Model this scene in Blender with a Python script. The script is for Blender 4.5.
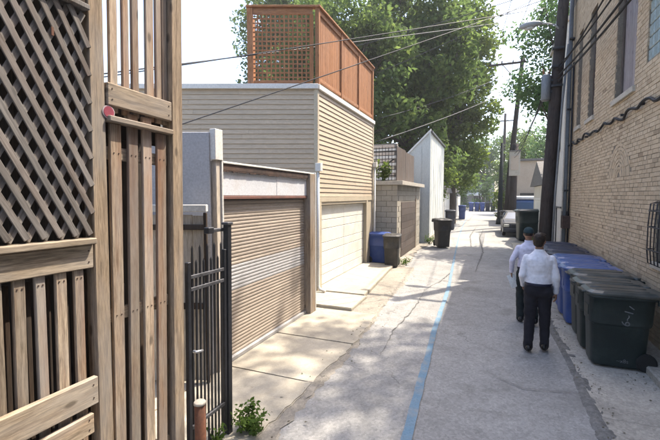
import bpy, bmesh, math, random
import numpy as np
from mathutils import Vector, Matrix, Quaternion, noise as mnoise
R = math.radians
random.seed(7)
rng = np.random.default_rng(11)
for o in list(bpy.data.objects):
    bpy.data.objects.remove(o)
scene = bpy.context.scene
COL = scene.collection

# ---------------------------------------------------------------- camera
CAM_H = 2.45
YAW, PITCH = R(22.1464), R(3.5671)
cam_d = bpy.data.cameras.new('camera')
cam = bpy.data.objects.new('camera', cam_d)
COL.objects.link(cam)
cam.location = (0, 0, CAM_H)
cam.rotation_euler = (R(90) - PITCH, 0, YAW)
cam_d.sensor_width = 36.0
cam_d.lens = 36.0 * 385.0 / 660.0
cam_d.clip_start = 0.05
cam_d.clip_end = 3000
scene.camera = cam

# ---------------------------------------------------------------- light
SUN_EL = R(59)
SUN_AZ = math.atan2(0.60, 0.80)           # from +Y towards +X
sun_dir = Vector((math.sin(SUN_AZ) * math.cos(SUN_EL), math.cos(SUN_AZ) * math.cos(SUN_EL), math.sin(SUN_EL)))
world = bpy.data.worlds.new('World')
scene.world = world
world.use_nodes = True
wn = world.node_tree
wn.nodes.clear()
sky = wn.nodes.new('ShaderNodeTexSky')
sky.sky_type = 'NISHITA'
sky.sun_disc = False
sky.sun_elevation = SUN_EL
sky.sun_rotation = SUN_AZ
sky.altitude = 100
sky.air_density = 1.0
sky.dust_density = 3.5
sky.ozone_density = 1.0
bg = wn.nodes.new('ShaderNodeBackground')
bg.inputs['Strength'].default_value = 0.15
wo = wn.nodes.new('ShaderNodeOutputWorld')
wn.links.new(sky.outputs[0], bg.inputs[0])
wn.links.new(bg.outputs[0], wo.inputs[0])
sl = bpy.data.lights.new('sun', 'SUN')
sl.energy = 3.0
sl.angle = R(0.53)
sl.color = (1.0, 0.90, 0.75)
sun = bpy.data.objects.new('sun', sl)
COL.objects.link(sun)
sun.rotation_euler = sun_dir.to_track_quat('Z', 'Y').to_euler()
scene.view_settings.view_transform = 'Standard'
scene.view_settings.look = 'None'
scene.view_settings.exposure = 1.85
scene.view_settings.gamma = 1.0
scene.view_settings.use_curve_mapping = False

# ---------------------------------------------------------------- materials
def srgb(r, g, b):
    def c(v):
        v /= 255.0
        return v / 12.92 if v <= 0.04045 else ((v + 0.055) / 1.055) ** 2.4
    return (c(r), c(g), c(b), 1.0)

def mul(c, k):
    return (min(c[0] * k, 1), min(c[1] * k, 1), min(c[2] * k, 1), 1.0)

class NT:
    def __init__(self, name):
        self.m = bpy.data.materials.new(name)
        self.m.use_nodes = True
        self.t = self.m.node_tree
        self.t.nodes.clear()
        self.out = self.n('ShaderNodeOutputMaterial')
        self.b = self.n('ShaderNodeBsdfPrincipled')
        self.l(self.b.outputs[0], self.out.inputs['Surface'])
    def n(self, typ, **kw):
        nd = self.t.nodes.new(typ)
        for k, v in kw.items():
            setattr(nd, k, v)
        return nd
    def l(self, a, b):
        self.t.links.new(a, b)
    def coords(self, stretch=(1, 1, 1), rand=True):
        tc = self.n('ShaderNodeTexCoord')
        mp = self.n('ShaderNodeMapping')
        mp.inputs['Scale'].default_value = stretch
        self.l(tc.outputs['Object'], mp.inputs['Vector'])
        v = mp.outputs[0]
        if rand:
            oi = self.n('ShaderNodeObjectInfo')
            mm = self.n('ShaderNodeMath', operation='MULTIPLY')
            mm.inputs[1].default_value = 37.0
            self.l(oi.outputs['Random'], mm.inputs[0])
            ad = self.n('ShaderNodeVectorMath', operation='ADD')
            self.l(v, ad.inputs[0])
            self.l(mm.outputs[0], ad.inputs[1])
            v = ad.outputs[0]
            self.rand = oi.outputs['Random']
        return v
    def noise(self, vec, scale, detail=5, rough=0.6, dist=0.0):
        nz = self.n('ShaderNodeTexNoise')
        nz.inputs['Scale'].default_value = scale
        nz.inputs['Detail'].default_value = detail
        nz.inputs['Roughness'].default_value = rough
        nz.inputs['Distortion'].default_value = dist
        self.l(vec, nz.inputs['Vector'])
        return nz.outputs['Fac']
    def ramp(self, fac, stops):
        r = self.n('ShaderNodeValToRGB')
        el = r.color_ramp.elements
        while len(el) < len(stops):
            el.new(0.5)
        for e, (p, c) in zip(el, stops):
            e.position = p
            e.color = c if len(c) == 4 else (*c, 1)
        self.l(fac, r.inputs[0])
        return r.outputs[0]
    def mix(self, fac, a, b, mode='MIX'):
        mx = self.n('ShaderNodeMix', data_type='RGBA', blend_type=mode)
        for s, v in ((0, fac), (6, a), (7, b)):
            if isinstance(v, (int, float)):
                mx.inputs[s].default_value = v
            elif isinstance(v, tuple):
                mx.inputs[s].default_value = v
            else:
                self.l(v, mx.inputs[s])
        return mx.outputs[2]
    def bump(self, h, strength, dist=0.01):
        b = self.n('ShaderNodeBump')
        b.inputs['Strength'].default_value = strength
        b.inputs['Distance'].default_value = dist
        self.l(h, b.inputs['Height'])
        self.l(b.outputs[0], self.b.inputs['Normal'])

W1, K1 = (1, 1, 1, 1), (0, 0, 0, 1)

def mat(name, c1, c2=None, scale=6, rough=0.8, bump=0.15, stretch=(1, 1, 1), metal=0.0, spec=0.3, tint=0.0,
        stain=None, stain_amt=0.4, stain_scale=1.5, fine=40, dist=0.005):
    n = NT(name)
    v = n.coords(stretch)
    c2 = c2 or mul(c1, 0.7)
    f = n.noise(v, scale)
    col = n.ramp(f, [(0.3, c2), (0.7, c1)])
    fn = n.noise(v, fine, 3)
    col = n.mix(0.35, col, n.ramp(fn, [(0.3, (0.55, 0.55, 0.55, 1)), (0.7, (1.25, 1.25, 1.25, 1))]), 'MULTIPLY')
    if stain:
        fs = n.noise(v, stain_scale, 6, 0.65)
        col = n.mix(n.ramp(fs, [(0.5, K1), (0.68, (stain_amt,) * 3 + (1,))]), col, stain)
    if tint:
        k = n.n('ShaderNodeMapRange')
        k.inputs['To Min'].default_value = 1 - tint
        k.inputs['To Max'].default_value = 1 + tint
        n.l(n.rand, k.inputs[0])
        cb = n.n('ShaderNodeCombineColor')
        for i in range(3):
            n.l(k.outputs[0], cb.inputs[i])
        col = n.mix(1.0, col, cb.outputs[0], 'MULTIPLY')
    n.l(col, n.b.inputs['Base Color'])
    n.b.inputs['Roughness'].default_value = rough
    n.b.inputs['Metallic'].default_value = metal
    n.b.inputs['Specular IOR Level'].default_value = spec
    if bump:
        n.bump(n.noise(v, fine * 0.8, 4), bump, dist)
    return n.m

def wood(name, c1, c2, axis='z', rough=0.85, stain=None, tint=0.18, stain_amt=0.6, bleach=0.55):
    st = {'z': (14, 14, 0.9), 'y': (14, 0.9, 14), 'x': (0.9, 14, 14)}[axis]
    n = NT(name)
    v = n.coords(st)
    f = n.noise(v, 2.2, 6, 0.65, 0.4)
    col = n.ramp(f, [(0.33, c2), (0.5, n_mix(c1, c2, 0.35)), (0.66, c1)])
    fg = n.noise(n.coords(tuple(q * 3.2 for q in st)), 2.6, 4, 0.7)
    col = n.mix(0.75, col, n.ramp(fg, [(0.34, (0.45, 0.44, 0.43, 1)), (0.62, (1.3, 1.29, 1.27, 1))]), 'MULTIPLY')
    st2 = tuple(s * 0.18 for s in st)
    v2 = n.coords(st2)
    f2 = n.noise(v2, 1.6, 5, 0.6)
    col = n.mix(n.ramp(f2, [(0.45, K1), (0.75, (stain_amt,) * 3 + (1,))]), col, stain or mul(c2, 0.75))
    # grey bleached areas and dark knots
    f3 = n.noise(n.coords(tuple(q * 0.1 + 0.5 for q in st)), 1.9, 4, 0.6)
    g_ = (c1[0] + c1[1] + c1[2]) / 3
    col = n.mix(n.ramp(f3, [(0.42, K1), (0.68, (bleach,) * 3 + (1,))]), col, (g_ * 1.02, g_ * 0.98, g_ * 0.95, 1))
    vo = n.n('ShaderNodeTexVoronoi'); vo.inputs['Scale'].default_value = 1.0
    n.l(n.coords(tuple(6.0 if q > 5 else 2.6 for q in st)), vo.inputs['Vector'])
    col = n.mix(n.ramp(vo.outputs['Distance'], [(0.07, (0.75, 0.75, 0.75, 1)), (0.13, K1)]), col, mul(c2, 0.45))
    k = n.n('ShaderNodeMapRange')
    k.inputs['To Min'].default_value = 1 - tint
    k.inputs['To Max'].default_value = 1 + tint
    n.l(n.rand, k.inputs[0])
    cb = n.n('ShaderNodeCombineColor')
    for i in range(3):
        n.l(k.outputs[0], cb.inputs[i])
    col = n.mix(1.0, col, cb.outputs[0], 'MULTIPLY')
    n.l(col, n.b.inputs['Base Color'])
    n.b.inputs['Roughness'].default_value = rough
    n.b.inputs['Specular IOR Level'].default_value = 0.2
    n.bump(f, 0.35, 0.004)
    return n.m

def n_mix(a, b, t=0.5):
    return tuple(a[i] * (1 - t) + b[i] * t for i in range(3)) + (1.0,)

def plain(name, c, rough=0.5, metal=0.0, spec=0.4):
    return mat(name, c, mul(c, 0.82), 8, rough, 0.03, metal=metal, spec=spec)

M = {}
M['wood_v'] = wood('weathered_wood_upright', (0.36, 0.295, 0.225, 1), (0.18, 0.14, 0.108, 1), 'z', stain=(0.22, 0.08, 0.03, 1), stain_amt=0.85, tint=0.32)
M['wood_h'] = wood('weathered_wood_level', (0.36, 0.295, 0.22, 1), (0.19, 0.15, 0.112, 1), 'y', stain=(0.24, 0.13, 0.065, 1), stain_amt=0.45)
M['wood_grey'] = wood('grey_lattice_wood', (0.20, 0.185, 0.175, 1), (0.085, 0.077, 0.073, 1), 'z', stain=(0.17, 0.10, 0.065, 1), stain_amt=0.5)
M['wood_post'] = wood('fence_post_wood', (0.31, 0.24, 0.17, 1), (0.16, 0.12, 0.088, 1), 'z', stain=(0.10, 0.065, 0.04, 1))
M['wood_pale'] = wood('pale_plank_wood', (0.55, 0.48, 0.39, 1), (0.40, 0.34, 0.27, 1), 'z')
M['wood_dark'] = wood('dark_shed_wood', (0.075, 0.05, 0.035, 1), (0.03, 0.022, 0.018, 1), 'z')
M['cedar'] = wood('cedar_screen', (0.37, 0.175, 0.085, 1), (0.25, 0.115, 0.055, 1), 'z', stain=(0.30, 0.13, 0.05, 1), tint=0.1, bleach=0.1)
M['cedar_h'] = wood('cedar_rail', (0.40, 0.195, 0.095, 1), (0.27, 0.125, 0.06, 1), 'y', tint=0.1, bleach=0.15)
M['brown_wood'] = wood('brown_panel_wood', (0.13, 0.10, 0.085, 1), (0.065, 0.05, 0.043, 1), 'z')
M['pole_wood'] = wood('utility_pole_wood', (0.058, 0.046, 0.042, 1), (0.026, 0.021, 0.02, 1), 'z', tint=0.1)
M['siding'] = mat('tan_vinyl_siding', (0.51, 0.415, 0.305, 1), (0.45, 0.365, 0.27, 1), 1.2, 0.55, 0.03, (0.4, 1, 1), tint=0.04, stain=(0.34, 0.29, 0.22, 1), stain_amt=0.35, stain_scale=0.9)
M['trim_tan'] = mat('tan_trim', (0.50, 0.43, 0.32, 1), (0.42, 0.36, 0.27, 1), 3, 0.6, 0.03)
M['white_trim'] = mat('white_painted_trim', (0.74, 0.73, 0.70, 1), (0.6, 0.58, 0.54, 1), 3, 0.5, 0.04, stain=(0.42, 0.36, 0.28, 1), stain_amt=0.35, stain_scale=3)
M['door_white'] = mat('white_garage_door', (0.76, 0.74, 0.68, 1), (0.66, 0.64, 0.58, 1), 2, 0.5, 0.04, stain=(0.5, 0.46, 0.38, 1), stain_amt=0.3)
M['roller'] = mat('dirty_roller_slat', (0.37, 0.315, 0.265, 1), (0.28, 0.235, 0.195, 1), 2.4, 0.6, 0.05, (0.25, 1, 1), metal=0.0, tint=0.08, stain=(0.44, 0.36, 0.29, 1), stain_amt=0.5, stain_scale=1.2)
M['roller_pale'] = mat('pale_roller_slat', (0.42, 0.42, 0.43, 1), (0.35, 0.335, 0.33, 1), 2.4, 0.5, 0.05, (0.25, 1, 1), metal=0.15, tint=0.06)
M['header_white'] = mat('white_metal_header', (0.66, 0.67, 0.70, 1), (0.56, 0.57, 0.6, 1), 1.6, 0.4, 0.05, stain=(0.4, 0.34, 0.3, 1), stain_amt=0.4, stain_scale=1.6)
M['rust'] = mat('rusty_metal', (0.22, 0.09, 0.05, 1), (0.10, 0.05, 0.035, 1), 9, 0.85, 0.4, stain=(0.32, 0.16, 0.07, 1))
M['rust_dark'] = mat('dark_rotten_fascia', (0.085, 0.055, 0.045, 1), (0.04, 0.028, 0.024, 1), 9, 0.9, 0.4, stain=(0.16, 0.09, 0.06, 1))
M['lintel_red'] = mat('red_oxide_lintel', (0.20, 0.095, 0.075, 1), (0.12, 0.065, 0.055, 1), 5, 0.7, 0.1)
M['grey_panel'] = mat('grey_metal_panel', (0.50, 0.505, 0.53, 1), (0.45, 0.455, 0.48, 1), 1.1, 0.5, 0.03)
M['iron'] = mat('black_iron', (0.02, 0.021, 0.026, 1), (0.012, 0.012, 0.014, 1), 20, 0.45, 0.1, spec=0.5)
M['iron_grey'] = mat('worn_grey_iron', (0.11, 0.11, 0.12, 1), (0.05, 0.05, 0.055, 1), 14, 0.5, 0.15, metal=0.3)
M['steel'] = plain('bright_steel', (0.6, 0.6, 0.62, 1), 0.3, 0.8)
M['block'] = mat('concrete_block', (0.40, 0.365, 0.305, 1), (0.32, 0.29, 0.24, 1), 3, 0.95, 0.3, tint=0.09, fine=60)
M['mortar'] = mat('mortar', (0.24, 0.205, 0.165, 1), (0.17, 0.148, 0.12, 1), 5, 0.95, 0.2)
M['mortar_dark'] = mat('dark_mortar', (0.22, 0.20, 0.175, 1), (0.16, 0.145, 0.125, 1), 5, 0.95, 0.2)
M['grey_wall'] = mat('pale_metal_cladding', (0.60, 0.61, 0.58, 1), (0.50, 0.515, 0.49, 1), 1.4, 0.6, 0.05, (1, 1, 0.3), stain=(0.36, 0.37, 0.34, 1), stain_amt=0.5, stain_scale=0.8)
M['cream'] = mat('cream_painted_wall', (0.66, 0.62, 0.55, 1), (0.58, 0.54, 0.47, 1), 1.2, 0.8, 0.08, stain=(0.42, 0.38, 0.32, 1), stain_amt=0.3)
M['beige'] = mat('beige_wall', (0.50, 0.42, 0.34, 1), (0.44, 0.36, 0.29, 1), 1.2, 0.85, 0.08)
M['roof_grey'] = mat('grey_shingles', (0.20, 0.19, 0.185, 1), (0.13, 0.125, 0.12, 1), 9, 0.9, 0.3)
M['house_grey'] = mat('grey_house_wall', (0.30, 0.30, 0.31, 1), (0.25, 0.25, 0.26, 1), 2, 0.8, 0.1)
M['glass_dark'] = plain('dark_window_glass', (0.03, 0.035, 0.04, 1), 0.12, 0.0, 0.6)
M['board_grey'] = wood('boarded_window', (0.30, 0.265, 0.27, 1), (0.19, 0.165, 0.175, 1), 'z', tint=0.1)
M['glass_block'] = mat('glass_block_pane', (0.36, 0.43, 0.44, 1), (0.24, 0.30, 0.31, 1), 12, 0.2, 0.3, spec=0.6)
M['stone'] = mat('limestone_sill', (0.48, 0.44, 0.38, 1), (0.38, 0.345, 0.29, 1), 5, 0.9, 0.2)
M['conduit'] = mat('galvanised_conduit', (0.22, 0.235, 0.25, 1), (0.15, 0.16, 0.17, 1), 5, 0.5, 0.08, (1, 1, 0.3), metal=0.2)
M['cable'] = mat('black_cable', (0.022, 0.021, 0.024, 1), (0.012, 0.012, 0.013, 1), 10, 0.6, 0.05)
M['wire'] = mat('grey_wire', (0.06, 0.06, 0.065, 1), (0.04, 0.04, 0.045, 1), 10, 0.6, 0.0)
M['lamp_grey'] = plain('lamp_housing_grey', (0.30, 0.31, 0.31, 1), 0.5)
M['lamp_glass'] = plain('lamp_lens', (0.55, 0.55, 0.5, 1), 0.2)
M['bin_green'] = mat('green_black_cart', (0.014, 0.026, 0.025, 1), (0.010, 0.017, 0.017, 1), 3, 0.42, 0.05, tint=0.2, spec=0.5, stain=(0.055, 0.065, 0.06, 1), stain_amt=0.4, stain_scale=3)
M['bin_blue'] = mat('blue_cart', (0.035, 0.085, 0.32, 1), (0.028, 0.065, 0.25, 1), 3, 0.42, 0.05, tint=0.15, spec=0.5, stain=(0.10, 0.14, 0.28, 1), stain_amt=0.35, stain_scale=3)
M['lid_blue'] = mat('sky_sheen_blue_lid', (0.075, 0.13, 0.31, 1), (0.05, 0.10, 0.26, 1), 3, 0.3, 0.05, tint=0.12, spec=0.6)  # paler than the blue cart: sky reflection put into the colour
M['bin_navy'] = mat('navy_cart', (0.018, 0.026, 0.055, 1), (0.012, 0.018, 0.036, 1), 3, 0.42, 0.05, tint=0.2, spec=0.5)
M['bin_charcoal'] = mat('charcoal_cart', (0.038, 0.036, 0.034, 1), (0.026, 0.025, 0.024, 1), 3, 0.5, 0.05, spec=0.4, stain=(0.10, 0.085, 0.065, 1), stain_amt=0.5, stain_scale=2.5)
M['lid_green'] = mat('sky_sheen_cart_lid', (0.05, 0.06, 0.058, 1), (0.024, 0.032, 0.031, 1), 3, 0.33, 0.06, tint=0.15, spec=0.6, stain=(0.13, 0.13, 0.12, 1), stain_amt=0.5, stain_scale=2)  # greyer than the cart body, the sky's reflection painted in
M['rubber'] = plain('black_rubber', (0.012, 0.012, 0.012, 1), 0.8)
M['paint_mark'] = plain('white_scrawl_paint', (0.14, 0.145, 0.15, 1), 0.9)
M['blue_paint'] = mat('worn_blue_line_paint', (0.13, 0.23, 0.32, 1), (0.17, 0.24, 0.30, 1), 9, 0.9, 0.2, stain=(0.25, 0.26, 0.26, 1), stain_amt=0.85, stain_scale=6)
M['pink'] = plain('pink_reflector', (0.30, 0.07, 0.10, 1), 0.35)
M['pink_rim'] = plain('reflector_rim', (0.45, 0.38, 0.4, 1), 0.5)
M['skin'] = plain('skin', (0.26, 0.14, 0.09, 1), 0.55)
M['shirt'] = mat('white_cotton_shirt', (0.74, 0.74, 0.79, 1), (0.66, 0.66, 0.73, 1), 5, 0.9, 0.12, fine=18)
M['shirt_shaded'] = mat('shade_tinted_shirt', (0.66, 0.65, 0.78, 1), (0.58, 0.57, 0.71, 1), 5, 0.9, 0.12, fine=18)  # white shirt with the lavender tint of shade in its base colour
M['trousers'] = mat('black_trousers', (0.022, 0.02, 0.026, 1), (0.013, 0.012, 0.016, 1), 5, 0.9, 0.15, fine=18)
M['trousers_green'] = mat('dark_green_trousers', (0.022, 0.029, 0.029, 1), (0.014, 0.018, 0.019, 1), 5, 0.9, 0.15, fine=18)
M['shoe'] = plain('black_shoe_leather', (0.012, 0.011, 0.011, 1), 0.35)
M['hair'] = mat('dark_brown_hair', (0.03, 0.018, 0.012, 1), (0.012, 0.008, 0.006, 1), 40, 0.6, 0.5, fine=120)
M['cap'] = mat('dark_teal_cap', (0.02, 0.042, 0.05, 1), (0.014, 0.03, 0.036, 1), 8, 0.9, 0.1)
M['belt'] = plain('navy_belt', (0.012, 0.014, 0.04, 1), 0.4)
M['paper'] = plain('white_paper', (0.82, 0.82, 0.80, 1), 0.8)
M['van_white'] = plain('white_car_paint', (0.72, 0.73, 0.75, 1), 0.25, 0.0, 0.5)
M['van_blue'] = plain('blue_windscreen', (0.03, 0.06, 0.12, 1), 0.3, 0.0, 0.6)
M['car_silver'] = plain('silver_car_paint', (0.03, 0.033, 0.04, 1), 0.4, 0.0, 0.4)
M['van_blue_paint'] = plain('blue_van_paint', (0.03, 0.07, 0.18, 1), 0.3, 0.0, 0.5)
M['headlight'] = plain('headlight_glass', (0.6, 0.58, 0.5, 1), 0.15, 0.2)
M['terracotta'] = plain('terracotta_pot', (0.35, 0.15, 0.08, 1), 0.9)
M['bark'] = wood('tree_bark', (0.11, 0.085, 0.065, 1), (0.045, 0.035, 0.028, 1), 'z', tint=0.1)

def concrete(name, c1, c2, crack=True, stain=(0.22, 0.2, 0.17, 1), grit=0.32):
    n = NT(name)
    v = n.coords((1, 1, 1), rand=True)
    big = n.noise(v, 0.55, 6, 0.62)
    col = n.ramp(big, [(0.32, c2), (0.66, c1)])
    mid = n.noise(v, 5, 6, 0.7)
    col = n.mix(0.5, col, n.ramp(mid, [(0.3, (0.72, 0.72, 0.72, 1)), (0.7, (1.15, 1.15, 1.15, 1))]), 'MULTIPLY')
    fine = n.noise(v, 90, 3, 0.7)
    col = n.mix(0.55, col, n.ramp(fine, [(0.25, (0.6, 0.6, 0.6, 1)), (0.75, (1.3, 1.3, 1.3, 1))]), 'MULTIPLY')
    gr = n.n('ShaderNodeTexVoronoi'); gr.inputs['Scale'].default_value = 38
    n.l(v, gr.inputs['Vector'])
    col = n.mix(grit, col, n.ramp(gr.outputs['Color'], [(0.1, (0.5, 0.5, 0.5, 1)), (0.5, (0.98, 0.98, 0.98, 1)), (0.9, (1.5, 1.48, 1.45, 1))]), 'MULTIPLY')
    st = n.noise(v, 1.4, 7, 0.7, 0.6)
    col = n.mix(n.ramp(st, [(0.52, K1), (0.70, (0.6, 0.6, 0.6, 1))]), col, stain)
    sp = n.noise(v, 3.1, 4, 0.55, 0.8)
    col = n.mix(n.ramp(sp, [(0.66, K1), (0.73, (0.65, 0.65, 0.65, 1))]), col, mul(stain, 0.8))
    h = fine
    if crack:
        ws = n.n('ShaderNodeTexNoise'); ws.inputs['Scale'].default_value = 1.3; ws.inputs['Detail'].default_value = 6
        n.l(v, ws.inputs['Vector'])
        vm = n.n('ShaderNodeVectorMath', operation='SCALE'); vm.inputs['Scale'].default_value = 1.1
        n.l(ws.outputs['Color'], vm.inputs[0])
        va = n.n('ShaderNodeVectorMath', operation='ADD'); n.l(v, va.inputs[0]); n.l(vm.outputs[0], va.inputs[1])
        vo = n.n('ShaderNodeTexVoronoi', feature='DISTANCE_TO_EDGE')
        vo.inputs['Scale'].default_value = 0.42
        n.l(va.outputs[0], vo.inputs['Vector'])
        brk = n.noise(v, 0.9, 3)
        cr = n.ramp(vo.outputs['Distance'], [(0.001, (0.6, 0.6, 0.6, 1)), (0.006, K1)])
        cr = n.mix(1.0, cr, n.ramp(brk, [(0.52, K1), (0.66, W1)]), 'MULTIPLY')
        col = n.mix(cr, col, mul(c2, 0.28))
    n.l(col, n.b.inputs['Base Color'])
    n.b.inputs['Roughness'].default_value = 0.92
    n.b.inputs['Specular IOR Level'].default_value = 0.2
    n.bump(n.noise(v, 70, 4, 0.7), 0.25, 0.006)
    return n.m

M['asphalt'] = concrete('old_pale_asphalt', (0.315, 0.31, 0.30, 1), (0.235, 0.231, 0.224, 1), True, (0.15, 0.145, 0.135, 1))
M['apron'] = concrete('apron_concrete', (0.42, 0.385, 0.32, 1), (0.34, 0.31, 0.255, 1), False, (0.30, 0.265, 0.21, 1), 0.12)
M['gutter'] = concrete('broken_gutter_concrete', (0.33, 0.30, 0.255, 1), (0.22, 0.20, 0.17, 1), True, (0.12, 0.11, 0.095, 1))
M['pad'] = concrete('side_concrete', (0.40, 0.375, 0.33, 1), (0.29, 0.27, 0.235, 1), True, (0.16, 0.15, 0.13, 1))
M['seam'] = mat('tar_seam', (0.20, 0.195, 0.185, 1), (0.10, 0.097, 0.092, 1), 16, 0.98, 0.7, fine=70, dist=0.01)
M['dirt'] = mat('bare_dirt', (0.16, 0.135, 0.10, 1), (0.10, 0.09, 0.065, 1), 0.8, 1.0, 0.4, fine=15, stain=(0.06, 0.085, 0.03, 1), stain_amt=0.8, stain_scale=0.4)

def brick_mat():
    n = NT('yellow_brick')
    at = n.n('ShaderNodeAttribute'); at.attribute_name = 'tone'
    col = n.ramp(at.outputs['Fac'], [(0.0, (0.26, 0.195, 0.135, 1)), (0.12, (0.42, 0.33, 0.225, 1)), (0.55, (0.50, 0.395, 0.275, 1)), (1.0, (0.55, 0.445, 0.32, 1))])
    v = n.coords((1, 1, 1), rand=False)
    f = n.noise(v, 25, 4)
    col = n.mix(0.5, col, n.ramp(f, [(0.3, (0.7, 0.7, 0.7, 1)), (0.7, (1.2, 1.2, 1.2, 1))]), 'MULTIPLY')
    b = n.noise(v, 0.5, 5)
    col = n.mix(0.5, col, n.ramp(b, [(0.35, (0.78, 0.78, 0.8, 1)), (0.65, (1.12, 1.1, 1.08, 1))]), 'MULTIPLY')
    n.l(col, n.b.inputs['Base Color'])
    n.b.inputs['Roughness'].default_value = 0.92
    n.b.inputs['Specular IOR Level'].default_value = 0.2
    n.bump(n.noise(v, 60, 4), 0.3, 0.004)
    return n.m
M['brick'] = brick_mat()

def brick_tex_mat():
    n = NT('yellow_brick_far')
    tc = n.n('ShaderNodeTexCoord')
    bt = n.n('ShaderNodeTexBrick')
    bt.inputs['Scale'].default_value = 1.0
    bt.inputs['Color1'].default_value = (0.40, 0.32, 0.245, 1)
    bt.inputs['Color2'].default_value = (0.47, 0.385, 0.29, 1)
    bt.inputs['Mortar'].default_value = (0.3, 0.28, 0.25, 1)
    bt.inputs['Brick Width'].default_value = 0.22
    bt.inputs['Row Height'].default_value = 0.075
    bt.inputs['Mortar Size'].default_value = 0.008
    mp = n.n('ShaderNodeMapping'); mp.inputs['Rotation'].default_value = (R(90), 0, 0)
    n.l(tc.outputs['Object'], mp.inputs[0]); n.l(mp.outputs[0], bt.inputs['Vector'])
    n.l(bt.outputs[0], n.b.inputs['Base Color'])
    n.b.inputs['Roughness'].default_value = 0.9
    return n.m
M['brick_far'] = brick_tex_mat()

def leaf_mat(name, dark, mid, light, trans=0.35):
    n = NT(name)
    at = n.n('ShaderNodeAttribute'); at.attribute_name = 'tone'
    col = n.ramp(at.outputs['Fac'], [(0.0, dark), (0.5, mid), (1.0, light)])
    n.l(col, n.b.inputs['Base Color'])
    n.b.inputs['Roughness'].default_value = 0.8
    n.b.inputs['Specular IOR Level'].default_value = 0.08
    tr = n.n('ShaderNodeBsdfTranslucent')
    hs = n.n('ShaderNodeHueSaturation'); hs.inputs['Value'].default_value = 1.6; hs.inputs['Saturation'].default_value = 1.1
    n.l(col, hs.inputs['Color']); n.l(hs.outputs[0], tr.inputs['Color'])
    ms = n.n('ShaderNodeMixShader'); ms.inputs[0].default_value = trans
    n.l(n.b.outputs[0], ms.inputs[1]); n.l(tr.outputs[0], ms.inputs[2])
    n.l(ms.outputs[0], n.out.inputs['Surface'])
    return n.m
M['leaf'] = leaf_mat('tree_leaves', (0.045, 0.07, 0.026, 1), (0.09, 0.13, 0.044, 1), (0.18, 0.225, 0.07, 1), 0.48)
M['leaf_light'] = leaf_mat('pale_tree_leaves', (0.055, 0.095, 0.04, 1), (0.085, 0.14, 0.06, 1), (0.14, 0.21, 0.085, 1), 0.45)
M['leaf_yellow'] = leaf_mat('yellow_green_leaves', (0.045, 0.07, 0.02, 1), (0.09, 0.125, 0.034, 1), (0.165, 0.205, 0.05, 1), 0.45)
M['weed'] = leaf_mat('weed_leaves', (0.05, 0.085, 0.02, 1), (0.08, 0.13, 0.03, 1), (0.13, 0.19, 0.05, 1), 0.35)

# ---------------------------------------------------------------- object helpers
def link(name, data, parent=None, loc=(0, 0, 0), rot=(0, 0, 0)):
    o = bpy.data.objects.new(name, data)
    COL.objects.link(o)
    o.location = loc
    o.rotation_euler = rot
    if parent is not None:
        o.parent = parent
    return o

def tag(o, label=None, cat=None, group=None, kind=None):
    if label: o['label'] = label
    if cat: o['category'] = cat
    if group: o['group'] = group
    if kind: o['kind'] = kind
    return o

def thing(name, label, cat, loc=(0, 0, 0), rz=0.0, group=None):
    return tag(link(name, None, None, loc, (0, 0, rz)), label, cat, group)

def mesh_from(name, verts, faces, m=None, smooth=False):
    me = bpy.data.meshes.new(name)
    me.from_pydata([tuple(v) for v in verts], [], faces)
    me.update()
    if m is not None:
        me.materials.append(M[m] if isinstance(m, str) else m)
    if smooth:
        me.polygons.foreach_set('use_smooth', [True] * len(me.polygons))
    return me

_box = {}
def box_mesh(sx, sy, sz, m, bev=None):
    """bevelled box centred on the origin, mesh data shared between alike sizes"""
    if bev is None:
        bev = min(0.006, 0.18 * min(sx, sy, sz))
    key = (round(sx, 4), round(sy, 4), round(sz, 4), m, round(bev, 4))
    if key in _box:
        return _box[key]
    bm = bmesh.new()
    bmesh.ops.create_cube(bm, size=1.0)
    bmesh.ops.scale(bm, vec=(sx, sy, sz), verts=bm.verts)
    if bev > 0:
        bmesh.ops.bevel(bm, geom=list(bm.edges), offset=bev, segments=1, affect='EDGES', profile=0.5)
    me = bpy.data.meshes.new('box')
    bm.to_mesh(me)
    bm.free()
    me.materials.append(M[m])
    _box[key] = me
    return me

def wpos(parent):
    return parent.location if parent is not None else Vector((0, 0, 0))

def box(name, parent, lo, hi, m, bev=None, rot=(0, 0, 0)):
    """axis-aligned box from corner lo to corner hi, world coordinates; parent has no rotation"""
    lo, hi = Vector(lo), Vector(hi)
    s, c = hi - lo, (hi + lo) / 2
    off = Vector((0, 0, 0))
    p = parent
    while p is not None:
        off += p.location
        p = p.parent
    return link(name, box_mesh(abs(s.x), abs(s.y), abs(s.z), m, bev), parent, c - off, rot)

def lbox(name, parent, lo, hi, m, bev=None, rot=(0, 0, 0)):
    """same in the parent's own coordinates"""
    lo, hi = Vector(lo), Vector(hi)
    s, c = hi - lo, (hi + lo) / 2
    return link(name, box_mesh(abs(s.x), abs(s.y), abs(s.z), m, bev), parent, c, rot)

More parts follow.
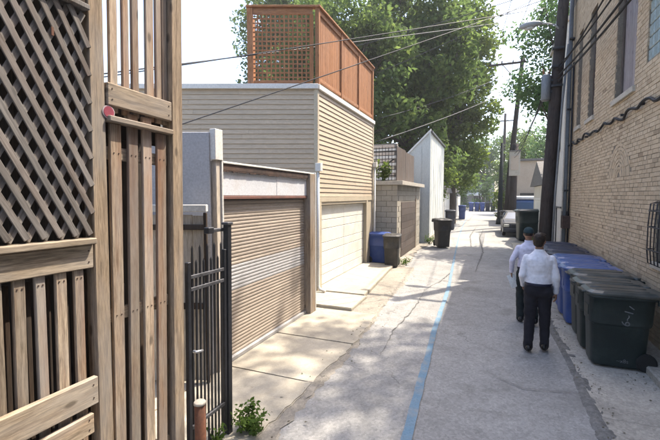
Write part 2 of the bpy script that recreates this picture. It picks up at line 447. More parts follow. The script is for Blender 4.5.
def tube_geo(pts, rad, seg=8, cap=True):
    pts = [Vector(p) for p in pts]
    n = len(pts)
    rads = rad if isinstance(rad, (list, tuple)) else [rad] * n
    verts, faces = [], []
    up = Vector((0, 0, 1))
    t0 = (pts[1] - pts[0]).normalized()
    a = t0.cross(up)
    if a.length < 1e-3:
        a = Vector((1, 0, 0))
    a.normalize()
    for i in range(n):
        t = (pts[min(i + 1, n - 1)] - pts[max(i - 1, 0)]).normalized()
        a = (a - t * a.dot(t))
        a.normalize()
        b = t.cross(a)
        for k in range(seg):
            an = 2 * math.pi * k / seg
            verts.append(pts[i] + (a * math.cos(an) + b * math.sin(an)) * rads[i])
    for i in range(n - 1):
        for k in range(seg):
            k2 = (k + 1) % seg
            faces.append((i * seg + k, i * seg + k2, (i + 1) * seg + k2, (i + 1) * seg + k))
    if cap:
        faces.append(tuple(range(seg - 1, -1, -1)))
        faces.append(tuple((n - 1) * seg + k for k in range(seg)))
    return verts, faces

def tube(name, parent, pts, rad, m, seg=8):
    v, f = tube_geo(pts, rad, seg)
    me = mesh_from(name, v, f, m, True)
    off = Vector((0, 0, 0))
    p = parent
    while p is not None:
        off += p.location
        p = p.parent
    return link(name, me, parent, -off)

def merge(parts):
    V, F = [], []
    for v, f in parts:
        o = len(V)
        V += [tuple(x) for x in v]
        F += [tuple(i + o for i in q) for q in f]
    return V, F

def bgeo(lo, hi):
    x0, y0, z0 = lo; x1, y1, z1 = hi
    v = [(x0, y0, z0), (x1, y0, z0), (x1, y1, z0), (x0, y1, z0), (x0, y0, z1), (x1, y0, z1), (x1, y1, z1), (x0, y1, z1)]
    f = [(3, 2, 1, 0), (4, 5, 6, 7), (0, 1, 5, 4), (1, 2, 6, 5), (2, 3, 7, 6), (3, 0, 4, 7)]
    return v, f

def prism(name, parent, poly, z0, z1, m, loc=(0, 0, 0)):
    """vertical prism over a counter-clockwise floor polygon"""
    n = len(poly)
    v = [(x, y, z0) for x, y in poly] + [(x, y, z1) for x, y in poly]
    f = [tuple(range(n - 1, -1, -1)), tuple(range(n, 2 * n))] + [(i, (i + 1) % n, n + (i + 1) % n, n + i) for i in range(n)]
    return link(name, mesh_from(name, v, f, m), parent, loc)

def off_of(p):
    off = Vector((0, 0, 0))
    while p is not None:
        off += p.location
        p = p.parent
    return off

# ================================================================ SETTING
def sheet(name, poly, z, m, kind='structure'):
    me = mesh_from(name, [(x, y, z) for x, y in poly], [tuple(range(len(poly)))], m)
    o = link(name, me)
    o['kind'] = kind
    return o

sheet('ground', [(-600, -300), (600, -300), (600, 900), (-600, 900)], -0.05, 'dirt')

def ragged(y0, y1, base, amp, step, seed):
    rr = random.Random(seed)
    out, y = [], y0
    while y < y1:
        out.append((base(y) + rr.uniform(-amp, amp), y))
        y += step * rr.uniform(0.6, 1.4)
    out.append((base(y1), y1))
    return out

# alley surface: a gently uneven grid, worn tracks
def alley_mesh():
    xs = np.linspace(-3.3, 2.1, 28)
    ys = np.concatenate([np.arange(-8, 24, 0.25), np.arange(24, 110, 1.0)])
    X, Y = np.meshgrid(xs, ys)
    Z = np.zeros_like(X)
    for i in range(X.shape[0]):
        for j in range(X.shape[1]):
            Z[i, j] = 0.010 * mnoise.noise(Vector((X[i, j] * 0.8, Y[i, j] * 0.5, 3.1))) - 0.004
    nx, ny = len(xs), len(ys)
    v = np.stack([X, Y, Z], -1).reshape(-1, 3)
    f = [(i * nx + j, i * nx + j + 1, (i + 1) * nx + j + 1, (i + 1) * nx + j) for i in range(ny - 1) for j in range(nx - 1)]
    return mesh_from('alley', v, f, 'asphalt', True)
al = link('alley_road', alley_mesh()); al['kind'] = 'structure'

# concrete aprons: each slab a piece
ap = link('concrete_apron', None); ap['kind'] = 'structure'
edge = lambda y: -2.02 + 0.05 * math.sin(y * 1.3)
def slab(parent, x0, y0, y1, z, m, seed, edgef=edge, amp=0.03, name='slab', z0=-0.04):
    rr = ragged(y0, y1, edgef, amp, 0.12, seed)
    poly = [(x0, y1), (x0, y0)] + rr
    o = prism(name, parent, poly, z0, z, m)
    bm = bmesh.new(); bm.from_mesh(o.data)
    bmesh.ops.bevel(bm, geom=[e for e in bm.edges if all(v.co.z > z - 1e-4 for v in e.verts)], offset=0.012, segments=2, affect='EDGES')
    bm.to_mesh(o.data); bm.free()
    return o
for k, (a, b) in enumerate([(-3.0, -0.9), (-0.885, 1.0), (1.015, 2.75), (2.765, 4.42), (4.432, 5.86), (5.872, 7.55)]):
    slab(ap, -3.42, a, b, 0.022 + 0.004 * (k % 2), 'apron', 20 + k)
ap2 = link('raised_apron', None); ap2['kind'] = 'structure'
slab(ap2, -4.2, 7.62, 8.72, 0.075, 'apron', 31, lambda y: -2.60, 0.006)
slab(ap2, -4.2, 8.745, 13.1, 0.095, 'apron', 32, lambda y: -2.66 - 0.06 * (y - 8.7), 0.008)
ap3 = link('side_yard_paving', None); ap3['kind'] = 'structure'
slab(ap3, -7.0, -3.0, 4.3, 0.012, 'apron', 33, lambda y: -3.44, 0.0)
slab(ap3, -6.0, 13.13, 40.0, 0.02, 'gutter', 34, lambda y: -2.72 + 0.1 * math.sin(y), 0.07)

# broken gutter strip along the left edge of the road
g = sheet('gutter_strip', ragged(-3, 13.2, lambda y: -1.80 - 0.035 * y, 0.05, 0.16, 5) + [(-2.9, 13.2), (-2.9, -3)], 0.0065, 'gutter')
# right-hand concrete strip under the bins, with its crumbling tar seam, and the raised ledge along the wall
pad = link('side_pavement', None); pad['kind'] = 'structure'
for k, (a, b) in enumerate([(-3, 1.2), (1.21, 4.9), (4.91, 8.6), (8.61, 12.3), (12.31, 16.0), (16.01, 22.0)]):
    rr = ragged(a, b, lambda y: 1.22, 0.015, 0.2, 60 + k)
    poly = rr + [(2.2, b), (2.2, a)]
    prism('slab', pad, poly[::-1], -0.04, 0.026 + 0.003 * (k % 2), 'pad')
def rough_strip(name, xc, y0, y1, hw, z, amp, m, seed, step=0.035, nx=9, fall=0.03):
    """crumbled strip: a small height field whose edges sink below the paving, so its outline is broken"""
    ys = np.arange(y0, y1, step)
    V, F = [], []
    for y in ys:
        for j in range(nx):
            t = 2 * j / (nx - 1) - 1
            c = xc(y); w = hw(y)
            x = c + t * w
            h = mnoise.noise(Vector((x * 9, y * 7, seed))) + 0.7 * mnoise.noise(Vector((x * 26, y * 22, seed + 3)))
            V.append((x, float(y), z + amp * h - fall * abs(t) ** 2.5))
    for i in range(len(ys) - 1):
        for j in range(nx - 1):
            F.append((i * nx + j, i * nx + j + 1, (i + 1) * nx + j + 1, (i + 1) * nx + j))
    o = link(name, mesh_from(name, V, F, m, True)); o['kind'] = 'structure'
    return o
rough_strip('tar_seam', lambda y: 1.22 - 0.02 * math.sin(y * 1.7), -3, 10.5, lambda y: 0.10 + 0.05 * max(0, 1 - y / 6.5), 0.026, 0.016, 'seam', 1.5)
rough_strip('gutter_rubble', lambda y: -1.93 - 0.03 * y + 0.05 * math.sin(y * 1.3), -3, 13.0, lambda y: 0.20, 0.012, 0.014, 'gutter', 4.5, 0.05, 12, 0.03)
led = link('wall_ledge', None); led['kind'] = 'structure'
for a, b in [(-3, 1.9), (1.91, 5.4), (5.41, 8.9), (8.91, 12.2), (12.21, 15.0)]:
    box('ledge_block', led, (2.07, a, -0.04), (2.50, b, 0.135), 'pad', 0.02)

# blue painted line, in three worn runs that drift with the paving
bl = link('painted_blue_line', None); bl['kind'] = 'structure'
def line_x(y):
    pts = [(-4, -0.45), (3.74, -0.695), (7.1, -0.83), (10.3, -0.88), (18.25, -1.25), (25.4, -1.55), (34.4, -1.8), (60, -2.3)]
    for (a, xa), (b, xb) in zip(pts, pts[1:]):
        if a <= y <= b:
            return xa + (xb - xa) * (y - a) / (b - a)
    return pts[-1][1]
for k, (a, b) in enumerate([(-4, 7.0), (7.0, 16.0), (16.0, 55.0)]):
    rr = random.Random(80 + k)
    ys = [a]
    while ys[-1] < b: ys.append(min(b, ys[-1] + 0.18 * (1 + 0.05 * max(0, a))))
    L = [(line_x(y) - 0.055 * max(0.6, 1 - 0.02 * max(0, y)) + rr.uniform(-0.008, 0.008), y, 0.0155) for y in ys]
    Rr = [(line_x(y) + 0.055 * max(0.6, 1 - 0.02 * max(0, y)) + rr.uniform(-0.008, 0.008), y, 0.0155) for y in ys]
    v = L + Rr; n = len(ys)
    link('line_run', mesh_from('line_run', v, [(i, n + i, n + i + 1, i + 1) for i in range(n - 1)], 'blue_paint'), bl)

# tar-filled cracks and worn dark patches in the road
ck = link('road_cracks', None); ck['kind'] = 'structure'
def crack(pts, w, seed):
    r = random.Random(seed)
    P = []
    for (xa, ya), (xb, yb) in zip(pts, pts[1:]):
        n = max(3, int(math.hypot(xb - xa, yb - ya) / 0.12))
        for k in range(n):
            t = k / n
            P.append(Vector((xa + (xb - xa) * t + r.uniform(-.025, .025), ya + (yb - ya) * t + r.uniform(-.03, .03))))
    P.append(Vector(pts[-1]))
    L, Rr = [], []
    for i, q in enumerate(P):
        d = (P[min(i + 1, len(P) - 1)] - P[max(i - 1, 0)]).normalized(); n_ = Vector((-d.y, d.x))
        ww = w * r.uniform(0.4, 1.3) * (0.25 + 0.75 * math.sin(math.pi * i / (len(P) - 1)))
        L.append((*(q + n_ * ww), 0.0135)); Rr.append((*(q - n_ * ww), 0.0135))
    n = len(P)
    link('crack', mesh_from('crack', L + Rr, [(n + i, n + i + 1, i + 1, i) for i in range(n - 1)], 'seam'), ck)
crack([(-1.45, 10.2), (-1.40, 8.5), (-1.52, 6.9), (-1.45, 5.6)], 0.010, 1)
crack([(-1.15, 15.5), (-1.0, 12.8), (-1.2, 11.3), (-1.45, 10.2)], 0.016, 2)
crack([(-0.2, 30), (-0.35, 24), (-0.1, 18), (-0.3, 13.0)], 0.03, 3)
crack([(-0.75, 32), (-0.9, 25), (-0.65, 19.5)], 0.03, 4)
crack([(-1.6, 11.6), (-0.9, 11.35), (-0.1, 11.7)], 0.014, 5)
crack([(0.1, 5.6), (0.5, 5.3), (1.1, 5.45)], 0.006, 6)
# ================================================================ LEFT FENCE
FX = -2.40
def fence_post(th, y0, y1, z1, lean=0.0, x0=FX - 0.09, x1=FX):
    return box('post', th, (x0, y0, 0.0), (x1, y1, z1), 'wood_post', 0.004)

# --- lattice fence
LF = thing('lattice_fence', 'tall weathered fence with diagonal lattice over boards, nearest the camera', 'fence', (FX, 0.9, 0))
fence_post(LF, 1.765, 1.868, 4.3)
fence_post(LF, -0.60, -0.50, 4.3)
box('lattice_sill', LF, (FX - 0.06, -0.5, 2.145), (FX + 0.035, 1.76, 2.185), 'wood_h')
box('plank', LF, (FX - 0.045, -0.5, 1.985), (FX - 0.005, 1.76, 2.14), 'wood_h')
box('plank', LF, (FX - 0.0, -0.5, 1.085), (FX + 0.04, 1.735, 1.268), 'wood_h')
box('plank', LF, (FX - 0.0, -0.5, 0.90), (FX + 0.04, 1.70, 1.035), 'wood_h')
box('plank', LF, (FX - 0.0, -0.5, 0.25), (FX + 0.04, 1.735, 0.42), 'wood_h')
box('top_cap', LF, (FX - 0.08, -0.5, 3.64), (FX + 0.03, 1.76, 3.675), 'wood_grey')
box('top_plank', LF, (FX - 0.05, -0.5, 3.68), (FX - 0.01, 1.76, 4.25), 'wood_dark')
y = 1.70
i = 0
while y > -0.5:
    w = 0.062 + 0.006 * math.sin(i * 2.1)
    ov = box('upright_board', LF, (FX - 0.047, y - w, 0.06 + 0.02 * (i % 3)), (FX - 0.022, y, 1.984), 'wood_v', rot=(R(0.3 * math.sin(i * 3.7)), 0, 0))
    y -= 0.112 + 0.008 * math.sin(i * 1.3); i += 1
# back layer boards
y = 1.76
while y > -0.5:
    box('back_board', LF, (FX - 0.115, y - 0.075, 0.05), (FX - 0.095, y, 1.95), 'wood_dark'); y -= 0.112
# lattice strips clipped to the panel
def lattice(parent, y0, y1, z0, z1, x, slope, pitch, width, m, sgn):
    """strips through the rectangle; slope = dz/dy"""
    an = math.atan(slope) * sgn
    d = Vector((math.cos(an), math.sin(an)))
    step = pitch
    c = y0 - (z1 - z0) / slope - 0.2
    while c < y1 + (z1 - z0) / slope + 0.2:
        # line passes (c, zm)
        zm = (z0 + z1) / 2
        ts = []
        for yy in (y0, y1):
            ts.append((yy - c) / d.x)
        tz = sorted([(z0 - zm) / d.y, (z1 - zm) / d.y])
        ty = sorted(ts)
        a, b = max(tz[0], ty[0]), min(tz[1], ty[1])
        if b - a > 0.06:
            mid = Vector((c + d.x * (a + b) / 2, zm + d.y * (a + b) / 2))
            L = round((b - a) / 0.05) * 0.05
            o = link('lattice_strip', box_mesh(0.011, width, max(L, 0.05), m, 0.002), parent, Vector((x, mid.x, mid.y)) - off_of(parent), (-(math.pi / 2 - abs(an)) * (1 if an > 0 else -1), 0, 0))
        c += step
lattice(LF, -0.5, 1.76, 2.20, 3.63, FX - 0.002, 1.9, 0.094, 0.036, 'wood_grey', -1)
lattice(LF, -0.5, 1.76, 2.20, 3.63, FX - 0.016, 1.9, 0.094, 0.036, 'wood_grey', 1)
box('orange_tag', LF, (FX + 0.006, 1.525, 3.40), (FX + 0.012, 1.54, 3.45), 'rust', 0.001)

LF.rotation_euler.x = R(-0.6); LF.location.y -= 0.026      # the old fence leans a little
# --- dark shed added behind the fence, roofed so its inside stays dark
SH = thing('shade_shed', 'dark brown shed closed in behind the diagonal lattice to darken it', 'shed', (-4.0, 0.6, 0))
box('wall', SH, (-4.3, -1.0, 0.0), (-4.2, 1.75, 4.3), 'wood_dark')
box('wall', SH, (-4.2, -1.0, 0.0), (-2.9, -0.9, 4.3), 'wood_dark')
box('roof', SH, (-4.5, -1.2, 4.3), (-2.52, 1.85, 4.4), 'wood_dark')
box('wall', SH, (-4.2, 1.68, 0.0), (-2.505, 1.75, 4.3), 'wood_dark')
box('wall', SH, (-2.9, 1.757, 0.0), (-2.495, 1.86, 4.3), 'wood_dark')  # added to block the sky beside the post
box('wall', SH, (-2.75, 1.87, 0.0), (-2.70, 2.44, 2.93), 'wood_dark')  # this wall and the roof below are added to darken the board gaps
box('gap_shade_roof', SH, (-2.78, 1.87, 2.935), (-2.52, 2.45, 2.96), 'wood_dark')
for k in range(5):
    box('shelf', SH, (-4.19, -0.8, 0.5 + 0.62 * k), (-3.9, 1.6, 0.53 + 0.62 * k), 'brown_wood')

# --- shadow-box fence panel
SF = thing('board_fence', 'weathered upright board fence panel between two posts, beside the iron gate', 'fence', (FX, 2.2, 0))
fence_post(SF, 2.452, 2.565, 4.4, x0=FX - 0.10, x1=FX + 0.01)
box('rail_board', SF, (FX - 0.03, 1.872, 3.062), (FX + 0.012, 2.448, 3.215), 'wood_h')
box('ledge', SF, (FX - 0.05, 1.872, 2.952), (FX + 0.03, 2.448, 2.992), 'wood_h')
box('gap_shade_board', SF, (FX - 0.125, 1.872, 2.86), (FX - 0.110, 2.448, 3.09), 'wood_dark')  # dark board added so the slot under the rail looks shaded
box('rail', SF, (FX - 0.082, 1.872, 2.70), (FX - 0.045, 2.448, 2.79), 'wood_h')
box('rail', SF, (FX - 0.082, 1.872, 1.55), (FX - 0.045, 2.448, 1.64), 'wood_h')
box('rail', SF, (FX - 0.082, 1.872, 0.35), (FX - 0.045, 2.448, 0.44), 'wood_h')
box('top_rail', SF, (FX - 0.05, 1.872, 4.12), (FX + 0.0, 2.448, 4.26), 'wood_h')
for k, (a, b, top) in enumerate([(1.915, 2.005, 2.95), (2.052, 2.137, 3.045), (2.185, 2.272, 3.05), (2.312, 2.405, 2.95)]):
    box('upright_board', SF, (FX - 0.044, a, 0.05), (FX - 0.018, b, top), 'wood_v', rot=(R([0.25, -0.2, 0.15, -0.3][k]), 0, 0))
for a, b, z0, z1, in [(1.872, 1.93, 2.25, 2.93), (1.985, 2.065, 0.1, 1.8), (2.12, 2.20, 0.06, 2.35), (2.255, 2.325, 0.3, 2.5), (2.39, 2.445, 0.1, 2.93), (2.13, 2.19, 2.45, 2.9)]:
    box('back_board', SF, (FX - 0.108, a, z0), (FX - 0.084, b, z1), 'wood_grey')
for a, b in [(1.925, 1.99), (2.03, 2.085), (2.11, 2.17), (2.235, 2.31), (2.33, 2.385), (2.395, 2.445)]:
    box('upper_board', SF, (FX - 0.058, a, 3.03), (FX - 0.032, b, 4.3), 'wood_v')
# nail heads
nail_me = mesh_from('nail', *tube_geo([(-0.002, 0, 0), (0.0025, 0, 0)], [0.0055, 0.0045], 8), 'rust_dark')
for F_, names in ((SF, ('upright_board', 'upper_board')), (LF, ('upright_board',))):
    for ch in list(F_.children):
        nm_ = ch.name.split('.')[0]
        if nm_ not in names: continue
        hx_ = ch.data.vertices[0].co.x
        xs_ = max(v.co.x for v in ch.data.vertices)
        hy_ = max(v.co.y for v in ch.data.vertices)
        for zz in ((2.745, 1.595, 0.395) if F_ is SF and nm_ == 'upright_board' else (3.1, 4.19) if F_ is SF else (1.93, 1.18, 0.33)):
            for q in (-0.4, 0.45):
                if zz < 1.3 and F_ is LF: continue
                link('nail', nail_me, ch, (xs_ + 0.001, q * hy_, zz - F_.location.z - ch.location.z))
for ch in list(LF.children) + list(SF.children):
    if ch.name.split('.')[0] in ('plank', 'rail_board'):
        xs_ = max(v.co.x for v in ch.data.vertices); ys_ = max(v.co.y for v in ch.data.vertices); zs_ = max(v.co.z for v in ch.data.vertices)
        for q in (-1, 1):
            for r_ in (-0.45, 0.5):
                link('nail', nail_me, ch, (xs_ + 0.001, q * (ys_ - 0.035), r_ * zs_))
SF.rotation_euler.x = R(-1.25); SF.location.y -= 0.055
# pink reflector disc
rf = thing('reflector_disc', 'small round pink reflector fixed on the fence post', 'reflector', (FX - 0.005, 1.895, 3.02))
def disc_geo(r, x0, x1, seg=20):
    v = [(x, r * math.cos(2 * math.pi * k / seg), r * math.sin(2 * math.pi * k / seg)) for x in (x0, x1) for k in range(seg)]
    f = [tuple(range(seg)), tuple(range(2 * seg - 1, seg - 1, -1))] + [(k, seg + k, seg + (k + 1) % seg, (k + 1) % seg) for k in range(seg)]
    return v, [tuple(reversed(q)) for q in f]
link('rim', mesh_from('rim', *disc_geo(0.046, 0.006, 0.010), 'pink_rim'), rf)
link('lens', mesh_from('lens', *disc_geo(0.038, 0.009, 0.013), 'pink'), rf)

# --- iron gate
GX = -2.40
IG = thing('iron_gate', 'narrow black iron picket gate between board fence and roller garage', 'gate', (GX, 2.8, 0))
box('hinge_post', IG, (GX - 0.03, 3.115, 0.0), (GX + 0.03, 3.175, 2.17), 'iron', 0.004)
box('stile', IG, (GX - 0.02, 2.572, 0.08), (GX + 0.02, 2.612, 1.87), 'iron', 0.004)
box('stile', IG, (GX - 0.02, 3.07, 0.08), (GX + 0.02, 3.105, 1.93), 'iron', 0.004)
for zz in (1.735, 1.625):
    box('rail', IG, (GX - 0.014, 2.61, zz - 0.016), (GX + 0.018, 3.07, zz + 0.016), 'iron_grey', 0.003)
box('rail', IG, (GX - 0.014, 2.61, 0.36), (GX + 0.018, 3.07, 0.395), 'iron_grey', 0.003)
for k in range(9):
    yy = 2.645 + k * 0.05
    top = 1.98 if k % 2 == 0 else 1.85
    box('picket', IG, (GX - 0.008, yy - 0.008, 0.1), (GX + 0.008, yy + 0.008, top), 'iron', 0.002)
    link('spike', mesh_from('spike', [(-.008, -.008, 0), (.008, -.008, 0), (.008, .008, 0), (-.008, .008, 0), (0, 0, 0.035)], [(0, 1, 4), (1, 2, 4), (2, 3, 4), (3, 0, 4)], 'iron'), IG, Vector((GX, yy, top - 0.001)) - IG.location)
box('closer_arm', IG, (GX - 0.05, 2.93, 2.105), (GX - 0.02, 3.12, 2.14), 'iron_grey')
box('closer_box', IG, (GX - 0.07, 2.88, 2.095), (GX - 0.01, 2.96, 2.155), 'iron')
box('post_cap', IG, (GX - 0.04, 3.10, 2.17), (GX + 0.04, 3.19, 2.195), 'iron_grey')
hd = tube('handle', IG, [(GX + 0.02, 2.63, 1.07), (GX + 0.055, 2.63, 1.07), (GX + 0.06, 2.665, 1.065), (GX + 0.058, 2.70, 1.06)], [0.014, 0.013, 0.012, 0.012], 'steel')

IG.rotation_euler.x = R(-0.9); IG.location.y -= 0.01
# rusty stub post in front of gate
BP = thing('stub_post', 'short rusty brown pipe post standing before the iron gate', 'post', (-2.20, 2.50, 0))
tube('pipe', BP, [(-2.20, 2.50, -0.05), (-2.203, 2.50, 0.3), (-2.205, 2.502, 0.70)], [0.046, 0.046, 0.045], 'rust', 14)
tube('cap', BP, [(-2.205, 2.502, 0.697), (-2.205, 2.502, 0.712), (-2.205, 2.502, 0.72)], [0.051, 0.051, 0.045], 'stone', 14)

# plank fence behind gate
PF = thing('plank_fence', 'low beige plank fence behind the iron gate, below the grey panel', 'fence', (-3.27, 3.95, 0), YAW)
for k in range(15):
    lbox('plank', PF, (-0.07 - 0.14 * (k + 1) + 0.006, -0.012, 0.05), (-0.07 - 0.14 * k, 0.012, 2.20 + 0.01 * (k % 3)), 'wood_pale')
lbox('rail', PF, (-2.2, -0.05, 2.25), (-0.02, 0.03, 2.34), 'white_trim')
lbox('rail', PF, (-2.2, -0.045, 2.02), (-0.02, -0.012, 2.09), 'wood_dark')
lbox('rail', PF, (-2.2, -0.045, 1.0), (-0.02, -0.012, 1.08), 'wood_dark')
lbox('post', PF, (-0.06, -0.05, 0.0), (-0.02, 0.0, 2.24), 'wood_dark')

# ================================================================ ROLLER GARAGE
CS, SN = math.cos(YAW), math.sin(YAW)
RX = -3.35
RG = thing('roller_garage', 'low flat garage with a dirty brown roller door and white header', 'garage', (RX, 5.8, 0))
ro = RG.location
def skew(x0, y0, t):             # point t metres to the left along the skewed lot line
    return (x0 - CS * t, y0 - SN * t)
a0, a1 = (RX - 0.03, 4.22), (RX - 0.03, 7.3)
poly = [a0, a1, skew(*a1, 6.2), skew(*a0, 6.2)]
dark_in = prism('wall', RG, [(x - ro.x, y - ro.y) for x, y in [(RX - 0.16, 4.3), (RX - 0.16, 7.25), skew(RX - 0.16, 7.25, 6), skew(RX - 0.16, 4.3, 6)]], 0, 2.8, 'block')
prism('roof', RG, [(x - ro.x, y - ro.y) for x, y in [(RX - 0.10, 4.25), (RX - 0.10, 7.33), skew(RX - 0.10, 7.33, 6.2), skew(RX - 0.10, 4.25, 6.2)]], 2.80, 2.9, 'roof_grey')
# grey end panel (skewed) standing above the roof line
gp = link('end_panel', box_mesh(5.0, 0.05, 3.28, 'grey_panel'), RG, Vector((RX - 0.1 - CS * 2.46, 4.15 - SN * 2.46, 1.65)) - ro, (0, 0, YAW))
for dx, dz in ((0.62, 2.55), (0.47, 2.55), (0.66, 2.43)):
    link('bolt', mesh_from('bolt', *tube_geo([(0, -0.03, 0), (0, -0.045, 0)], 0.012, 8), 'iron'), RG, Vector((RX - 0.05 - CS * dx, 4.15 - SN * dx, dz)) - ro, (0, 0, YAW))
box('corner_trim', RG, (RX - 0.06, 4.16, 2.93), (RX + 0.03, 4.32, 3.335), 'white_trim', 0.005)
box('corner_post', RG, (RX - 0.10, 4.205, 0.0), (RX + 0.0, 4.295, 2.93), 'wood_pale')
box('corner_strip', RG, (RX - 0.02, 4.297, 0.0), (RX + 0.02, 4.335, 2.95), 'white_trim')
box('jamb_post', RG, (RX - 0.12, 7.06, 0.0), (RX + 0.045, 7.30, 2.90), 'wood_post')
box('jamb_strip', RG, (RX - 0.02, 7.302, 0.0), (RX + 0.05, 7.34, 2.93), 'white_trim')
# header sheets
for a, b in ((4.337, 5.86), (5.866, 7.057)):
    box('header_sheet', RG, (RX - 0.07, a, 2.455), (RX - 0.035, b, 2.80), 'header_white')
box('lintel', RG, (RX - 0.09, 4.337, 2.405), (RX - 0.02, 7.057, 2.452), 'lintel_red')
box('fascia', RG, (RX - 0.05, 4.337, 2.80), (RX + 0.004, 7.058, 2.895), 'rust_dark', 0.01)
box('drip_edge', RG, (RX - 0.08, 4.337, 2.897), (RX + 0.02, 7.34, 2.925), 'white_trim')
rr = random.Random(3)
yy = 4.36
while yy < 6.93:              # ragged rusted lower edge of the fascia
    w = rr.uniform(0.04, 0.12)
    box('rust_flake', RG, (RX - 0.012, yy, 2.80 - rr.uniform(0.004, 0.022)), (RX + 0.002, yy + w * 0.99, 2.81), 'rust_dark', 0.002)
    yy += w
# slats
def slat_mesh(L, h, m):
    prof = []
    for k in range(7):
        t = k / 6
        prof.append((0.004 + 0.007 * math.sin(math.pi * t) ** 0.8, h * (0.06 + 0.88 * t)))
    prof = [(0.0, 0.0)] + [(0.003, 0.0)] + prof + [(0.003, h), (0.0, h)]
    v = [(x, -n, z) for x in (0, L) for n, z in prof]
    k = len(prof)
    f = [(i, k + i, k + i + 1, i + 1) for i in range(k - 1)] + [tuple(range(k)), tuple(range(2 * k - 1, k - 1, -1))]
    return mesh_from('slat', v, f, m)
hS = 0.0535
sm = {q: slat_mesh(2.72, hS, q) for q in ('roller', 'roller_pale')}
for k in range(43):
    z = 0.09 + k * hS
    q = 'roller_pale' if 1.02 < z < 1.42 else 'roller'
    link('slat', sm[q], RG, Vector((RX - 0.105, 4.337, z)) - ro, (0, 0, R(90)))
box('bottom_bar', RG, (RX - 0.115, 4.337, 0.025), (RX - 0.05, 7.057, 0.088), 'roller_pale')

# ================================================================ SIDING GARAGE
TX, TY0, TY1, TZ = -3.90, 8.74, 13.72, 5.05
TG = thing('siding_garage', 'two-storey garage with tan lap siding and a white panel door', 'garage', (TX, 11.2, 0))
to = TG.location
c0, c1 = (TX - 0.03, TY0 + 0.03), (TX - 0.03, TY1)
DY0, DY1, DZ = 8.98, 12.92, 2.22
# core: set-back body, with a recess where the door is
core = [(TX - 0.22, TY0 + 0.03), (TX - 0.22, TY1), skew(TX - 0.22, TY1, 7.6), skew(TX - 0.22, TY0 + 0.03 - 0.08, 7.6)]
prism('wall', TG, [(x - to.x, y - to.y) for x, y in core], 0, TZ, 'trim_tan')
box('wall', TG, (TX - 0.22, TY0 + 0.02, 0), (TX, DY0 - 0.06, 2.40), 'trim_tan')
box('wall', TG, (TX - 0.22, DY1 + 0.06, 0), (TX, TY1, 2.40), 'trim_tan')
box('wall', TG, (TX - 0.22, TY0 + 0.02, 2.40), (TX, TY1, TZ), 'trim_tan')
def lap_mesh(L, h):
    prof = [(0, 0), (0.020, 0.0), (0.022, 0.006), (0.020, 0.012), (0.004, h + 0.004), (0.0, h + 0.004)]
    v = [(x, -n, z) for x in (0, L) for n, z in prof]
    k = len(prof)
    f = [(i, k + i, k + i + 1, i + 1) for i in range(k - 1)] + [tuple(range(k)), tuple(range(2 * k - 1, k - 1, -1))]
    return mesh_from('siding_board', v, f, 'siding')
hl = 0.119
lap1 = lap_mesh(1.0, hl)
rs_ = random.Random(55)
def lay_course(x, y, z, L, rz):
    """one course of siding, in one to three lengths butted end to end"""
    d = Vector((math.cos(rz), math.sin(rz), 0))
    cuts = [0.0] + ([L * rs_.uniform(0.25, 0.75)] if L < 6 else [L * rs_.uniform(0.2, 0.42), L * rs_.uniform(0.55, 0.85)]) + [L]
    for q0, q1 in zip(cuts, cuts[1:]):
        o = link('siding_board', lap1, TG, Vector((x, y, z + rs_.uniform(-0.0015, 0.0015))) + d * (q0 + 0.0015) - to, (0, rs_.uniform(-0.0006, 0.0006), rz))
        o.scale = (q1 - q0 - 0.003, 1.0 + rs_.uniform(-0.06, 0.12), 1)
for k in range(22):
    lay_course(TX + 0.002, TY0 + 0.07, 2.43 + k * hl, TY1 - TY0 - 0.14, R(90))
for k in range(26):
    px, py = skew(TX - 0.05, TY0 - 0.005, 7.4)
    lay_course(px, py, 1.95 + k * hl, 7.4, YAW)
box('corner_trim', TG, (TX - 0.07, TY0 - 0.035, 0.0), (TX + 0.03, TY0 + 0.07, TZ), 'trim_tan')
box('corner_trim', TG, (TX - 0.03, TY1 - 0.07, 0.0), (TX + 0.03, TY1 + 0.03, TZ), 'trim_tan')
box('coping', TG, (TX - 0.12, TY0 + 0.0, TZ), (TX + 0.07, TY1 + 0.06, TZ + 0.12), 'white_trim')
cp = link('coping', box_mesh(7.6, 0.16, 0.118, 'white_trim'), TG, Vector((TX - 0.02 - CS * 3.75, TY0 - 0.0 - SN * 3.75, TZ + 0.059)) - to, (0, 0, YAW))
box('header_trim', TG, (TX + 0.002, TY0 + 0.07, 2.30), (TX + 0.022, TY1 - 0.07, 2.428), 'trim_tan')
for a, b in ((DY0 - 0.14, DY0 - 0.0), (DY1, DY1 + 0.16)):
    box('door_jamb', TG, (TX + 0.002, a, 0.06), (TX + 0.020, b, 2.298), 'trim_tan')
box('door_head', TG, (TX - 0.12, DY0 - 0.06, 2.22), (TX, DY1 + 0.06, 2.399), 'trim_tan')
door = box('garage_door', TG, (TX - 0.16, DY0 - 0.05, 0.05), (TX - 0.13, DY1 + 0.05, 2.22), 'mortar_dark')
zl = [0.10, 0.36, 0.60, 0.97, 1.21, 1.58, 1.82, 2.21]
for a, b in zip(zl, zl[1:]):
    for c, d in ((DY0, (DY0 + DY1) / 2 - 0.004), ((DY0 + DY1) / 2 + 0.004, DY1)):
        box('door_panel', door, (TX - 0.128, c, a + 0.007), (TX - 0.10, d, b - 0.007), 'door_white', 0.006)
